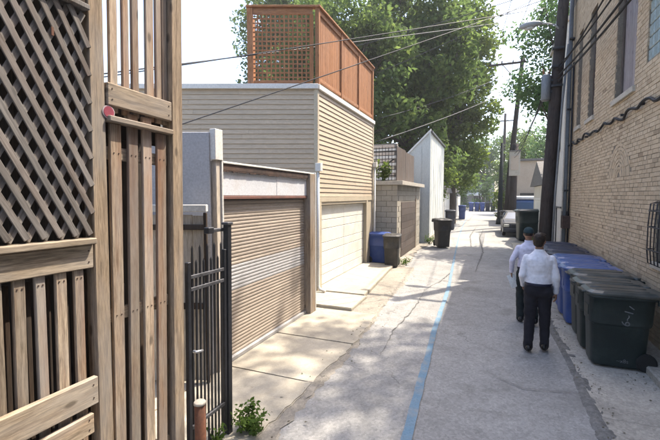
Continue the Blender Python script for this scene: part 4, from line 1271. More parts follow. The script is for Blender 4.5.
# ================================================================ BINS
def ring(cx, hx, hy, z, n=28, e=7.0):
    out = []
    for k in range(n):
        a = 2 * math.pi * (k + 0.5) / n
        c, s = math.cos(a), math.sin(a)
        rr_ = (abs(c) ** e + abs(s) ** e) ** (-1 / e)
        out.append((cx + hx * c * rr_, hy * s * rr_, z))
    return out
def loft(rings, cap0=True, cap1=True):
    n = len(rings[0]); V = [p for r_ in rings for p in r_]; F = []
    for i in range(len(rings) - 1):
        for k in range(n):
            k2 = (k + 1) % n
            F.append((i * n + k, i * n + k2, (i + 1) * n + k2, (i + 1) * n + k))
    if cap0: F.append(tuple(range(n - 1, -1, -1)))
    if cap1: F.append(tuple((len(rings) - 1) * n + k for k in range(n)))
    return V, F
def bin_meshes(mb, ml):
    body = loft([ring(-0.015, 0.325, 0.235, 0.03), ring(-0.015, 0.337, 0.245, 0.06), ring(-0.012, 0.365, 0.268, 0.62), ring(-0.008, 0.383, 0.287, 0.635), ring(-0.005, 0.388, 0.29, 0.66),
                 ring(0, 0.405, 0.302, 1.00), ring(0, 0.428, 0.320, 1.005), ring(0, 0.428, 0.320, 1.04)])
    ribs = [bgeo((-0.40, y - 0.012, 0.16), (-0.335, y + 0.012, 0.6)) for y in (-0.14, -0.05, 0.05, 0.14)]
    ribs = []
    me_b = mesh_from('body', *body, mb, False)
    lid = loft([ring(0.005, 0.445, 0.330, 1.035), ring(0.005, 0.455, 0.338, 1.05), ring(0.005, 0.452, 0.336, 1.075), ring(0.01, 0.40, 0.29, 1.105), ring(0.01, 0.26, 0.18, 1.118)])
    lid = merge([lid, bgeo((-0.495, -0.16, 1.045), (-0.43, 0.16, 1.07)), bgeo((0.44, -0.30, 1.03), (0.52, 0.30, 1.085))] +
                [loft([ring(-0.01, 0.36, 0.040, 1.09, 16), ring(-0.01, 0.345, 0.030, 1.125, 16)]) if q == 0 else
                 (lambda g_: ([(x, y + q, z) for x, y, z in g_[0]], g_[1]))(loft([ring(-0.01, 0.34, 0.036, 1.085, 16), ring(-0.01, 0.325, 0.026, 1.118, 16)])) for q in (-0.2, 0, 0.2)])
    me_l = mesh_from('lid', *lid, ml, False)
    h = merge([bgeo((0.40, -0.295, 0.95), (0.585, -0.255, 1.025)), bgeo((0.40, 0.255, 0.95), (0.585, 0.295, 1.025)), tube_geo([(0.575, -0.295, 1.0), (0.575, 0.295, 1.0)], 0.018, 8)])
    me_h = mesh_from('handle', *h, mb, False)
    wv, wf = tube_geo([(0, -0.03, 0), (0, -0.024, 0), (0, 0.024, 0), (0, 0.03, 0)], [0.11, 0.13, 0.13, 0.11], 16)
    me_w = mesh_from('wheel', wv, wf, 'rubber', False)
    pl = merge([bgeo((-0.385, -0.13, 0.70), (-0.362, 0.13, 0.90)), bgeo((-0.37, -0.16, 0.25), (-0.30, 0.16, 0.30))])
    me_p = mesh_from('front_plate', *bgeo((-0.405, -0.12, 0.72), (-0.378, 0.12, 0.86)), mb)
    for m_ in (me_b, me_l):
        for p in m_.polygons: p.use_smooth = len(p.vertices) == 4 and abs(p.normal.z) < 0.6
    return dict(body=me_b, lid=me_l, handle=me_h, wheel=me_w, front_plate=me_p)
BM = {'green': bin_meshes('bin_green', 'lid_green'), 'blue': bin_meshes('bin_blue', 'lid_blue'), 'navy': bin_meshes('bin_navy', 'bin_navy'),
      'charcoal': bin_meshes('bin_charcoal', 'bin_charcoal'), 'deepblue': bin_meshes('bin_blue', 'bin_blue')}
def wheelie(kind, x, y, rz, label, group, s=1.0, z=0.0, lid_tilt=0.0, wy_=0.92):
    b = BM[kind]
    T = thing('wheelie_bin', label, 'bin', (x, y, z), rz, group)
    T.scale = (s * 0.96, s * wy_, s)
    for n_ in ('body', 'handle', 'front_plate'):
        link(n_, b[n_], T)
    ld = link('lid', b['lid'], T, (0, 0, 0), (lid_tilt, 0, 0))
    for yy in (-0.232, 0.232):
        link('wheel', b['wheel'], T, (0.31, yy, 0.13))
    return T
row = 'bins lined up along the brick wall'
spec = [('green', 6.59, 0.02, 'dark green bin with white scrawl on its side, nearest of the row'),
        ('green', 7.20, -0.02, 'dark green bin second in the row by the brick wall'),
        ('green', 7.83, 0.05, 'dark green bin next to the blue bins in the row'),
        ('blue', 8.47, -0.01, 'blue bin nearest the camera in the brick wall row'),
        ('blue', 9.10, 0.03, 'blue bin in the middle of the three along brick wall'),
        ('blue', 9.72, -0.03, 'blue bin farthest of the three along the brick wall'),
        ('navy', 10.42, 0.02, 'navy black bin right behind the blue bins by brick wall'),
        ('navy', 11.08, -0.02, 'second navy black bin behind the blue ones in row'),
        ('navy', 11.72, 0.04, 'third navy black bin of the row, near the utility pole'),
        ('navy', 12.38, 0.0, 'last navy black bin of the row beside the utility pole')]
rj = random.Random(4)
for kd, y, rz, lab in spec:
    b = wheelie(kd, 1.79 + rj.uniform(-0.03, 0.03), y, rz, lab, row, 1.0 + rj.uniform(-0.01, 0.015), 0.03, R(rj.uniform(-1.6, 1.6)), 0.87)
    if y == 6.59:
        def glyph(txt, size, loc, rot, nm):
            cu = bpy.data.curves.new('scrawl', 'FONT'); cu.body = txt; cu.size = size; cu.extrude = 0.0008; cu.align_x = 'CENTER'
            tmp = bpy.data.objects.new('tmp', cu); COL.objects.link(tmp)
            me = bpy.data.meshes.new_from_object(tmp.evaluated_get(bpy.context.evaluated_depsgraph_get()))
            bpy.data.objects.remove(tmp)
            me.materials.clear(); me.materials.append(M['paint_mark'])
            return link(nm, me, b, loc, rot)
        glyph('6~17', 0.15, (0.10, -0.302, 0.78), (R(87), R(-78), 0), 'scrawl')
        glyph('~x8s', 0.075, (0.02, -0.254, 0.10), (R(87), 0, 0), 'scrawl')
# left side bins
wheelie('charcoal', -3.02, 13.15, R(97), 'charcoal bin with a pale label near the block garage', 'bins along the left side', 1.0, 0.02)
wheelie('deepblue', -3.62, 13.62, R(180), 'blue bin squeezed between tan garage corner and charcoal bin', 'bins along the left side', 1.0, 0.02)
wheelie('charcoal', -1.95, 19.0, R(112), 'dark bin beside the pale clad shed', 'bins along the left side', 1.22, 0.02)
wheelie('navy', -2.45, 29.3, R(95), 'dark blue bin past the pale clad shed', 'bins along the left side', 1.28, 0.02)
wheelie('deepblue', -2.42, 43.2, R(95), 'single bright blue bin far along the left edge', 'bins at the far end', 1.32, 0.0)
for k, (x, lab) in enumerate([(-2.3, 'leftmost blue bin of the far row across the alley end'), (-1.45, 'second blue bin from left in far row'), (-0.65, 'middle blue bin in the far row at alley end'),
                              (0.15, 'dark bin fourth from left in the far row'), (0.9, 'rightmost dark bin of the far row at alley end')]):
    wheelie('deepblue' if k < 3 else 'navy', x, 66 + 0.3 * (k % 2), R(-90), lab, 'bins at the far end', 1.3)
# right far bins: tall green cart and dark red one
wheelie('green', 2.12, 23.6, R(10), 'tall green cart in front of the parked grey car', 'bins on the far right', 1.55)
wheelie('charcoal', 1.42, 29.6, R(0), 'dark bin at the foot of the second utility pole', 'bins on the far right', 1.3)

# ================================================================ PARKED VAN
def vehicle(name, label, cat, loc, prof, w_low, w_up, z_up, body_m, glass_pts, extra):
    T = thing(name, label, cat, loc)
    n = len(prof)
    V = [(sx * (w_up if z > z_up else w_low), y, z) for sx in (-1, 1) for y, z in prof]
    F = [tuple(range(n)), tuple(range(2 * n - 1, n - 1, -1))] + [(i, i + n, (i + 1) % n + n, (i + 1) % n) for i in range(n)]
    me = mesh_from('body', V, F, body_m)
    bm = bmesh.new(); bm.from_mesh(me); bmesh.ops.recalc_face_normals(bm, faces=bm.faces)
    bmesh.ops.bevel(bm, geom=list(bm.edges), offset=0.05, segments=3, affect='EDGES'); bm.to_mesh(me); bm.free()
    link('body', me, T)
    (ya, za), (yb, zb) = glass_pts
    nn = Vector((0, -(zb - za), (yb - ya))).normalized() * 0.012
    link('windscreen', mesh_from('windscreen', [(-w_low + .13, ya, za), (w_low - .13, ya, za), (w_up - .09, yb, zb), (-w_up + .09, yb, zb)], [(0, 1, 2, 3)], 'van_blue'), T, nn)
    zl, yw = extra['light_z'], extra['wheels']
    lbox('grille', T, (-0.42, -0.03, zl - 0.12), (0.42, 0.02, zl + 0.08), 'iron')
    lbox('bumper', T, (-w_low, -0.10, 0.30), (w_low, 0.03, zl - 0.16), extra['bumper'], 0.03)
    lbox('number_plate', T, (-0.16, -0.115, 0.40), (0.16, -0.101, 0.50), 'white_trim', 0.002)
    for s in (-1, 1):
        lbox('headlight', T, (s * (w_low - 0.18) - 0.15, -0.035, zl - 0.08), (s * (w_low - 0.18) + 0.15, 0.05, zl + 0.09), 'headlight', 0.03)
        lbox('side_window', T, (s * (w_low + w_up) / 2 - 0.035, yb + 0.1, za + 0.1), (s * (w_low + w_up) / 2 + 0.035, yb + 1.0, zb - 0.04), 'van_blue')
        lbox('mirror', T, (s * (w_low + 0.10) - 0.08, ya + 0.1, za), (s * (w_low + 0.10) + 0.08, ya + 0.2, za + 0.18), 'iron')
        for y in yw:
            v_, f_ = tube_geo([(s * (w_low - 0.17), y, 0.33), (s * (w_low - .15), y, 0.33), (s * (w_low - .01), y, 0.33), (s * (w_low + .01), y, 0.33)], [0.29, 0.33, 0.33, 0.29], 18)
            w = link('wheel', mesh_from('tyre', v_, f_, 'rubber'), T)
            v_, f_ = tube_geo([(s * w_low, y, 0.33), (s * (w_low + .025), y, 0.33)], [0.2, 0.18], 14)
            link('rim', mesh_from('rim', v_, f_, 'steel'), w)
    return T
vehicle('parked_car', 'parked dark grey car facing the camera, half hidden by the green cart', 'car', (1.80, 25.2, 0),
        [(0.0, 0.28), (0.0, 0.78), (0.10, 0.88), (1.05, 1.0), (1.75, 1.42), (2.2, 1.47), (3.2, 1.44), (3.9, 1.05), (4.4, 1.0), (4.45, 0.3)], 0.86, 0.62, 1.2, 'car_silver',
        ((1.10, 1.03), (1.70, 1.39)), dict(light_z=0.68, wheels=(0.85, 3.6), bumper='car_silver'))
VN = vehicle('parked_van', 'blue van with a white roof parked behind the grey car', 'van', (2.72, 30.2, 0),
        [(0.0, 0.35), (0.0, 0.95), (0.12, 1.12), (0.75, 1.28), (1.15, 2.05), (1.4, 2.22), (4.6, 2.24), (4.7, 2.1), (4.72, 0.4)], 0.88, 0.78, 1.9, 'van_blue_paint',
        ((0.79, 1.36), (1.11, 1.98)), dict(light_z=0.80, wheels=(0.85, 3.8), bumper='iron_grey'))
lbox('roof_cap', VN, (-0.80, 1.2, 2.20), (0.80, 4.62, 2.46), 'van_white', 0.08)

# ================================================================ UTILITY POLES
UP = thing('utility_pole', 'thick dark wooden utility pole leaning beside the brick wall bins', 'utility pole', (1.775, 14.4, 0))
pole_pts = [(1.775, 14.4, -0.1), (1.835, 14.4, 2.4), (1.95, 14.4, 5.4), (2.10, 14.4, 8.6), (2.2, 14.4, 11.5)]
tube('shaft', UP, pole_pts, [0.205, 0.19, 0.175, 0.155, 0.135], 'pole_wood', 14)
tube('riser', UP, [(1.99, 14.25, 0.1), (2.03, 14.25, 2.4), (2.14, 14.26, 5.4), (2.26, 14.28, 7.2)], 0.035, 'conduit', 8)
box('crossarm', UP, (0.9, 14.18, 10.5), (3.4, 14.28, 10.64), 'pole_wood')
for z in (5.9, 6.5, 7.05):
    box('cable_bracket', UP, (1.80, 14.12, z), (2.12, 14.26, z + 0.07), 'iron')
# transformer
TF = thing('pole_transformer', 'grey pole-mounted transformer can hanging beside the leaning pole', 'transformer', (1.60, 14.35, 5.55))
tube('tank', TF, [(1.68, 14.34, 5.52), (1.68, 14.34, 5.56), (1.68, 14.34, 6.28), (1.68, 14.34, 6.36)], [0.12, 0.14, 0.14, 0.09], 'conduit', 16)
for dx in (-0.07, 0.07):
    tube('bushing', TF, [(1.68 + dx, 14.34, 6.34), (1.68 + dx * 1.5, 14.34, 6.52)], [0.03, 0.02], 'rust', 8)
box('bracket', TF, (1.70, 14.27, 5.75), (1.86, 14.33, 5.83), 'iron'); box('bracket', TF, (1.70, 14.27, 6.1), (1.88, 14.33, 6.18), 'iron')
# street lamp on the pole
LP = thing('street_lamp', 'grey cobra-head street lamp on an arm from the leaning pole', 'street lamp', (2.0, 14.3, 7.8))
tube('arm', LP, [(2.07, 14.3, 7.62), (1.85, 14.28, 7.86), (1.6, 14.27, 7.93), (1.35, 14.27, 7.95)], 0.028, 'lamp_grey', 8)
tube('head', LP, [(1.5, 14.27, 7.95), (1.40, 14.27, 7.97), (1.25, 14.27, 7.96), (1.05, 14.27, 7.945), (0.88, 14.27, 7.93), (0.84, 14.27, 7.925)], [0.04, 0.075, 0.11, 0.115, 0.07, 0.02], 'lamp_grey', 12)
tube('lens', LP, [(1.28, 14.27, 7.89), (1.2, 14.27, 7.865), (1.08, 14.27, 7.86), (0.98, 14.27, 7.885)], [0.03, 0.075, 0.075, 0.03], 'lamp_glass', 10)

def far_pole(label, pts, rad, arm, name='utility_pole'):
    T = thing(name, label, 'utility pole', pts[0])
    tube('shaft', T, pts, rad, 'pole_wood', 10)
    for x0_, x1_, y_, z_ in arm:
        box('crossarm', T, (x0_, y_ - 0.2, z_ - 0.07), (x1_, y_ - 0.08, z_ + 0.07), 'pole_wood')
        for k in range(4):
            x = x0_ + 0.12 + k * (x1_ - x0_ - 0.24) / 3
            tube('insulator', T, [(x, y_ - 0.14, z_ + 0.07), (x, y_ - 0.14, z_ + 0.26)], [0.05, 0.03], 'glass_dark', 8)
    return T
P2 = far_pole('tall utility pole with a crossarm over the middle of the alley', [(1.42, 33, 0), (1.6, 33, 4.2), (1.95, 33, 9.0), (2.26, 33, 13.0)], [0.24, 0.21, 0.17, 0.14], [(-0.1, 2.5, 33, 12.5)])
tube('brace', P2, [(0.9, 32.86, 12.42), (2.1, 32.86, 10.9)], 0.03, 'iron', 6)
P3 = far_pole('farthest utility pole rising among the trees at the alley end', [(1.9, 58, 0), (2.0, 58, 8), (2.05, 58, 13.6)], [0.25, 0.2, 0.16], [(0.8, 3.2, 58, 12.6)])
P4 = far_pole('stout short brown pole beside the second utility pole', [(1.72, 31.0, 0), (1.75, 31.0, 3.0), (1.80, 31.0, 6.2)], [0.27, 0.25, 0.23], [])
EB = thing('utility_box', 'pale utility box hung on the stout brown pole', 'utility box', (1.75, 30.6, 3.9))
box('cabinet', EB, (1.42, 30.45, 3.9), (2.12, 30.72, 5.6), 'stone')
box('cover', EB, (1.52, 30.42, 4.3), (2.02, 30.449, 5.3), 'beige')
box('hood', EB, (1.38, 30.40, 5.6), (2.16, 30.74, 5.68), 'roof_grey')
SP = thing('steel_pole', 'slim dark green steel pole before the stout brown pole', 'pole', (1.05, 36.5, 0))
tube('shaft', SP, [(1.05, 36.5, 0), (1.08, 36.5, 3.5), (1.1, 36.5, 7.0)], [0.22, 0.17, 0.12], 'trousers_green', 10)
tube('base', SP, [(1.05, 36.5, 0), (1.05, 36.5, 0.5)], [0.3, 0.24], 'trousers_green', 10)

# ---- wires
def wire(label, p0, p1, sag, rad=0.012, m='wire', cat='wire', group='overhead wires', name='overhead_wire', n=18):
    p0, p1 = Vector(p0), Vector(p1)
    pts = []
    for k in range(n + 1):
        t = k / n
        p = p0.lerp(p1, t); p.z -= sag * 4 * t * (1 - t)
        pts.append(p)
    v, f = tube_geo(pts, rad, 5)
    o = link(name, mesh_from(name, [tuple(Vector(q) - p0) for q in v], f, m, True), None, p0)
    return tag(o, label, cat, group)
WIRES = []
def ray_pt(px, py, Y):
    """world point at alley distance Y on the photograph's line of sight; used only to place both ends of real cables"""
    f = 385.0
    F_ = Vector((-math.sin(YAW) * math.cos(PITCH), math.cos(YAW) * math.cos(PITCH), -math.sin(PITCH)))
    R_ = Vector((math.cos(YAW), math.sin(YAW), 0)); U_ = R_.cross(F_)
    d = F_ + R_ * ((px - 330) / f) - U_ * ((py - 220) / f)
    return Vector((0, 0, CAM_H)) + d * (Y / d.y)
wire('sagging service wire crossing low in front of the tan siding', ray_pt(150, 132, 4.9) * 2.0 - ray_pt(560, -6, 14.3), ray_pt(560, -6, 14.3), 0.05, 0.011)
wire('pale service wire from tan garage to the leaning pole', ray_pt(374, 74, 13.6), ray_pt(540, -4, 14.3), 0.1, 0.010)
wire('long wire passing before the cedar lattice screen', ray_pt(120, 71, 5.0) * 2.0 - ray_pt(545, 8, 14.2), ray_pt(545, 8, 14.2), 0.06, 0.011)
wire('thin wire over the alley just above the cedar screen', ray_pt(120, 66, 5.2) * 2.0 - ray_pt(520, 20, 33), ray_pt(520, 20, 33), 0.1, 0.014)
wire('high wire across tree top toward the far crossarm', ray_pt(330, 52, 20), ray_pt(525, -4, 14.3), 0.1, 0.012)
wire('wire from cladding shed roof across to far pole', ray_pt(375, 142, 16), ray_pt(522, 84, 33), 0.2, 0.02)
wire('upper of two faint wires left of the second pole', ray_pt(380, 118, 22), ray_pt(524, 66, 33), 0.3, 0.018)
for k, x in enumerate((0.05, 0.85, 1.6, 2.35)):
    wire(['leftmost', 'second', 'third', 'rightmost'][k] + ' of four power lines from far crossarm to the leaning pole', (x, 32.86, 12.75), (1.0 + 0.75 * k, 14.2, 10.68), 0.5, 0.014, group='power lines along the alley')
    wire(['leftmost', 'second', 'third', 'rightmost'][k] + ' of four power lines beyond the far crossarm', (x, 32.86, 12.75), (0.95 + 0.7 * k, 57.86, 12.85), 0.6, 0.02, group='power lines along the alley')
for k in range(4):
    wire(['topmost', 'upper middle', 'lower middle', 'lowest'][k] + ' of the telephone cables behind the leaning pole', (1.86 - 0.1 * k, 14.5, 6.1 - 0.18 * k), (1.75, 31.0, 6.1 - 0.3 * k), 0.35, 0.016, 'cable', group='telephone cables')
ends = [(2.30, 9.9, 6.62), (2.34, 9.4, 6.9), (2.26, 8.6, 6.25), (2.36, 7.4, 6.0)]
for k, e in enumerate(ends):
    e = Vector(e); s = Vector((1.98, 14.2, 6.55 - 0.16 * k))
    far = s + (e - s) * 1.5
    far.x = min(far.x, KX - 0.08)
    wire(['thick black cable sweeping highest from the pole toward the camera', 'second black cable sweeping from pole along brick wall', 'third black cable from the pole above the boarded window', 'lowest black cable sweeping from pole past glass blocks'][k], s, far, 0.18, 0.02 if k < 2 else 0.026, 'cable', 'cable', 'black cables along the brick building', 'service_cable')
# wavy cable fixed along the brick wall
pts = []
ys = np.linspace(14.5, 5.6, 90)
for k, y in enumerate(ys):
    z = 4.08 - 0.012 * (14.5 - y) + 0.045 * math.sin(y * 7.3) + 0.03 * math.sin(y * 3.1 + 1)
    pts.append((KX - 0.05 + 0.015 * math.sin(y * 9), float(y), z))
v, f = tube_geo(pts, 0.026, 6)
wc = thing('wall_cable', 'thick wavy black cable clipped along the brick wall below windows', 'cable', (KX - 0.05, 10, 4.0))
link('cable', mesh_from('cable', [tuple(Vector(q) - wc.location) for q in v], f, 'cable', True), wc)
for k in range(9):
    y = 14.2 - k
    box('clip', wc, (KX - 0.085, y - 0.012, 4.0), (KX - 0.006, y + 0.012, 4.05), 'iron')

# ================================================================ PEOPLE
def ellipsoid(c, r, rot=None, nu=14, nv=10):
    V, F = [], []
    rot = rot or Matrix.Identity(3)
    for j in range(1, nv):
        th = math.pi * j / nv
        for i in range(nu):
            ph = 2 * math.pi * i / nu
            V.append(Vector(c) + rot @ Vector((r[0] * math.sin(th) * math.cos(ph), r[1] * math.sin(th) * math.sin(ph), r[2] * math.cos(th))))
    top, bot = len(V), len(V) + 1
    V += [Vector(c) + rot @ Vector((0, 0, r[2])), Vector(c) + rot @ Vector((0, 0, -r[2]))]
    for j in range(nv - 2):
        for i in range(nu):
            i2 = (i + 1) % nu
            F.append((j * nu + i, (j + 1) * nu + i, (j + 1) * nu + i2, j * nu + i2))
    for i in range(nu):
        i2 = (i + 1) % nu
        F.append((top, i, i2)); F.append((bot, (nv - 2) * nu + i2, (nv - 2) * nu + i))
    return V, F
def cone(p0, r0, p1, r1, n=12):
    """tapered limb with round ends"""
    p0, p1 = Vector(p0), Vector(p1)
    ax = (p1 - p0).normalized()
    pts, rad = [], []
    for a in (80, 50, 20):
        pts.append(p0 - ax * r0 * math.sin(R(a))); rad.append(r0 * math.cos(R(a)))
    pts += [p0.lerp(p1, t) for t in (0.0, 0.5, 1.0)]; rad += [r0, (r0 + r1) / 2, r1]
    for a in (20, 50, 80):
        pts.append(p1 + ax * r1 * math.sin(R(a))); rad.append(r1 * math.cos(R(a)))
    # tube_geo needs ordered points
    order = sorted(range(len(pts)), key=lambda q: (pts[q] - p0).dot(ax))
    return tube_geo([pts[q] for q in order], [rad[q] for q in order], n)
def loft_torso(rows, n=20):
    """rows: (cx, cy, z, rx, ry)"""
    rings = []
    for cx, cy, z, rx, ry in rows:
        rings.append([(cx + rx * math.cos(2 * math.pi * k / n), cy + ry * math.sin(2 * math.pi * k / n), z) for k in range(n)])
    return loft(rings)
def fused(name, parts, voxel, m, smooth=4, wrinkle=0.0, wscale=9.0, seed=0.0):
    V, F = merge(parts)
    me = mesh_from(name, V, F)
    bm = bmesh.new(); bm.from_mesh(me); bmesh.ops.recalc_face_normals(bm, faces=bm.faces); bm.to_mesh(me); bm.free()
    tmp = bpy.data.objects.new('tmp', me); COL.objects.link(tmp)
    md = tmp.modifiers.new('remesh', 'REMESH'); md.mode = 'VOXEL'; md.voxel_size = voxel; md.use_smooth_shade = True
    ms = tmp.modifiers.new('smooth', 'SMOOTH'); ms.iterations = smooth; ms.factor = 0.5
    dg = bpy.context.evaluated_depsgraph_get()
    out = bpy.data.meshes.new_from_object(tmp.evaluated_get(dg))
    bpy.data.objects.remove(tmp)
    out.name = name
    out.materials.clear(); out.materials.append(M[m])
    if wrinkle:
        n = len(out.vertices)
        co = np.empty(n * 3, np.float32); out.vertices.foreach_get('co', co); co = co.reshape(-1, 3)
        no = np.empty(n * 3, np.float32); out.vertices.foreach_get('normal', no); no = no.reshape(-1, 3)
        for i in range(n):
            p = Vector((co[i, 0] * wscale, co[i, 1] * wscale, co[i, 2] * wscale * 1.6 + seed))
            w = mnoise.noise(p) + 0.5 * mnoise.noise(p * 2.2)
            co[i] += no[i] * wrinkle * w
        out.vertices.foreach_set('co', co.ravel())
        out.update()
    out.polygons.foreach_set('use_smooth', [True] * len(out.polygons))
    return out
def hand(wrist, d, side, palm_n, curl=0.5, s=1.0):
    """hand hanging from the wrist along d; side = thumb side vector, palm_n = palm normal"""
    d, side, pn = Vector(d).normalized(), Vector(side).normalized(), Vector(palm_n).normalized()
    w = Vector(wrist)
    parts = []
    for q in (-0.028, -0.009, 0.010, 0.028):
        parts.append(cone(w + side * q * 0.6 + d * 0.01, 0.014 * s, w + side * q + d * 0.09 * s, 0.0125 * s, 8))
    for q, L in ((0.031, 0.072), (0.011, 0.080), (-0.010, 0.075), (-0.030, 0.058)):
        k0 = w + side * q + d * 0.09 * s
        d1 = (d + pn * curl * 0.5).normalized(); d2 = (d + pn * curl * 1.3).normalized(); d3 = (d + pn * curl * 2.4).normalized()
        k1 = k0 + d1 * L * 0.45; k2 = k1 + d2 * L * 0.32; k3 = k2 + d3 * L * 0.25
        parts += [cone(k0, 0.0095, k1, 0.009, 8), cone(k1, 0.009, k2, 0.0082, 8), cone(k2, 0.0082, k3, 0.0075, 8)]
    t0 = w + side * 0.022 + d * 0.03
    t1 = t0 + (side * 0.8 + d * 0.7 + pn * 0.4).normalized() * 0.04; t2 = t1 + (side * 0.3 + d + pn * 0.5).normalized() * 0.034; t3 = t2 + (d + pn * 0.6).normalized() * 0.024
    parts += [cone(t0, 0.013, t1, 0.011, 8), cone(t1, 0.011, t2, 0.010, 8), cone(t2, 0.010, t3, 0.0085, 8)]
    return parts

def person(label, pos, rz, H_, J, mats, headturn=0.0, cap=False, seed=0):
    """local frame: +y is where the person faces, x to the person's right is +x; J holds joint positions"""
    T = thing('person', label, 'person', pos, rz)
    k = H_ / 1.80
    T.scale = (k, k, k)
    body = []
    hipL, hipR = Vector((-0.09, 0, 0.93)), Vector((0.09, 0, 0.93))
    sh = {-1: Vector((-0.165, -0.012, 1.418)), 1: Vector((0.165, -0.012, 1.418))}
    torso = [(0, 0, 0.86, 0.10, 0.08), (0, 0, 0.90, 0.155, 0.105), (0, 0.0, 0.97, 0.163, 0.112), (0, 0.005, 1.07, 0.148, 0.105), (0, 0.005, 1.20, 0.155, 0.11), (0, -0.005, 1.33, 0.172, 0.118),
             (0, -0.012, 1.41, 0.170, 0.105), (0, -0.015, 1.465, 0.125, 0.08), (0, -0.012, 1.51, 0.075, 0.06), (0, -0.008, 1.53, 0.05, 0.05)]
    body.append(loft_torso(torso))
    body.append(cone((0, -0.01, 1.48), 0.062, (0, 0.012, 1.60), 0.056))
    Rz = Matrix.Rotation(headturn, 3, 'Z')
    hc = Vector((0, 0.022, 1.685))
    def hp(x, y, z): return hc + Rz @ Vector((x, y, z))
    body.append(ellipsoid(hc, (0.076, 0.098, 0.112), Rz))
    body.append(ellipsoid(hp(0, 0.03, -0.06), (0.055, 0.06, 0.055), Rz))           # jaw
    body.append(cone(hp(0, 0.092, 0.01), 0.011, hp(0, 0.112, -0.022), 0.015, 8))   # nose
    body.append(ellipsoid(hp(0, 0.09, -0.062), (0.024, 0.012, 0.009), Rz))         # lips
    for s in (-1, 1):
        body.append(ellipsoid(hp(s * 0.078, -0.005, -0.01), (0.012, 0.02, 0.032), Rz))
        body.append(ellipsoid(hp(s * 0.032, 0.085, 0.022), (0.02, 0.012, 0.009), Rz))
    limbs = {}
    for s, nm in ((-1, 'L'), (1, 'R')):
        hip = hipL if s < 0 else hipR
        kn, an = Vector(J['knee' + nm]), Vector(J['ankle' + nm])
        el, wr = Vector(J['elbow' + nm]), Vector(J['wrist' + nm])
        fwd = Vector(J.get('toe' + nm, (0, 1, 0))).normalized()
        body += [cone(hip, 0.080, kn, 0.050), cone(kn, 0.050, an, 0.035), ellipsoid(kn.lerp(an, 0.28) + Vector((0, -0.008, 0)), (0.049, 0.050, 0.11))]
        body += [cone(an + Vector((0, 0, -0.03)), 0.036, an + fwd * 0.15 + Vector((0, 0, -0.055)), 0.03)]
        body += [cone(sh[s], 0.048, el, 0.037), cone(el, 0.038, wr, 0.025)]
        d = (wr - el).normalized()
        th = Vector(J.get('thumb' + nm, (0, 1, 0))); pn = Vector(J.get('palm' + nm, (-s, 0, 0)))
        body += hand(wr, d, th, pn, J.get('curl' + nm, 0.5))
        limbs[nm] = (hip, kn, an, el, wr, fwd, d)
    link('body', fused('body', body, 0.0075, 'skin', 2), T)
    # eyes
    for s in (-1, 1):
        v_, f_ = ellipsoid(hp(s * 0.032, 0.093, 0.022), (0.011, 0.006, 0.007), Rz, 10, 8)
        link('eye', mesh_from('eye', v_, f_, 'white_trim', True), T)
    # shirt
    e = 0.014
    shirt = [loft_torso([(0, 0, 1.00, 0.166, 0.122)] + [(0, 0.0, 1.04, 0.182, 0.135)] + [(cx, cy, z, rx + e + 0.012, ry + e + 0.012) for cx, cy, z, rx, ry in torso[4:7]] + [(0, -0.015, 1.47, 0.138, 0.095), (0, -0.012, 1.515, 0.090, 0.074), (0, -0.008, 1.545, 0.069, 0.066)])]
    for s, nm in ((-1, 'L'), (1, 'R')):
        hip, kn, an, el, wr, fwd, d = limbs[nm]
        shirt += [cone(sh[s], 0.060, el, 0.053), cone(el, 0.053, wr - d * 0.012, 0.039)]
    link('shirt', fused('shirt', shirt, 0.010, mats[0], 5, 0.006, 10.0, seed), T)
    col_ = loft([[(0.070 * math.cos(2 * math.pi * q / 16), -0.008 + 0.070 * math.sin(2 * math.pi * q / 16), z) for q in range(16)] for z in (1.52, 1.565)], False, False)
    cv, cf = merge([col_]); cme = mesh_from('collar', cv, cf, mats[0], True)
    co_ = link('collar', cme, T); smd = co_.modifiers.new('thick', 'SOLIDIFY'); smd.thickness = 0.006
    # trousers
    tr = [loft_torso([(0, 0, 0.84, 0.12, 0.10), (0, -0.004, 0.90, 0.178, 0.128), (0, -0.004, 0.97, 0.182, 0.132), (0, 0, 1.035, 0.176, 0.130), (0, 0, 1.045, 0.172, 0.126)])]
    for s, nm in ((-1, 'L'), (1, 'R')):
        hip, kn, an, el, wr, fwd, d = limbs[nm]
        tr += [cone(hip, 0.108, kn, 0.079), cone(kn, 0.079, an + Vector((0, 0, 0.0)), 0.066), cone(an + Vector((0, 0, .06)), 0.068, an + Vector((0, 0.01, -0.035)), 0.068)]
        tr += [ellipsoid(hip + Vector((s * 0.01, -0.055, -0.0)), (0.095, 0.075, 0.10))]
    link('trousers', fused('trousers', tr, 0.010, mats[1], 4, 0.008, 7.0, seed + 5), T)
    bv, bf = loft([[((0.184 + dr) * math.cos(2 * math.pi * q / 24), (0.137 + dr) * math.sin(2 * math.pi * q / 24), z) for q in range(24)] for dr, z in ((0, 1.018), (0.004, 1.022), (0.004, 1.052), (0, 1.056))], True, True)
    link('belt', mesh_from('belt', bv, bf, 'belt', True), T)
    # shoes
    for s, nm in ((-1, 'L'), (1, 'R')):
        an, fwd = limbs[nm][2], limbs[nm][5]
        z0 = an.z - 0.075
        pts = [an - fwd * 0.06, an + fwd * 0.03, an + fwd * 0.12, an + fwd * 0.195]
        sp = [ellipsoid((p.x, p.y, z0 + hz), (w, w * 1.25, hz), None, 12, 8) for p, w, hz in zip(pts, (0.044, 0.046, 0.050, 0.04), (0.048, 0.052, 0.036, 0.028))]
        sp.append(cone(an + Vector((0, 0, 0.02)), 0.048, an + Vector((0, 0, -0.03)), 0.047))
        link('shoe', fused('shoe', sp, 0.009, 'shoe', 3), T)
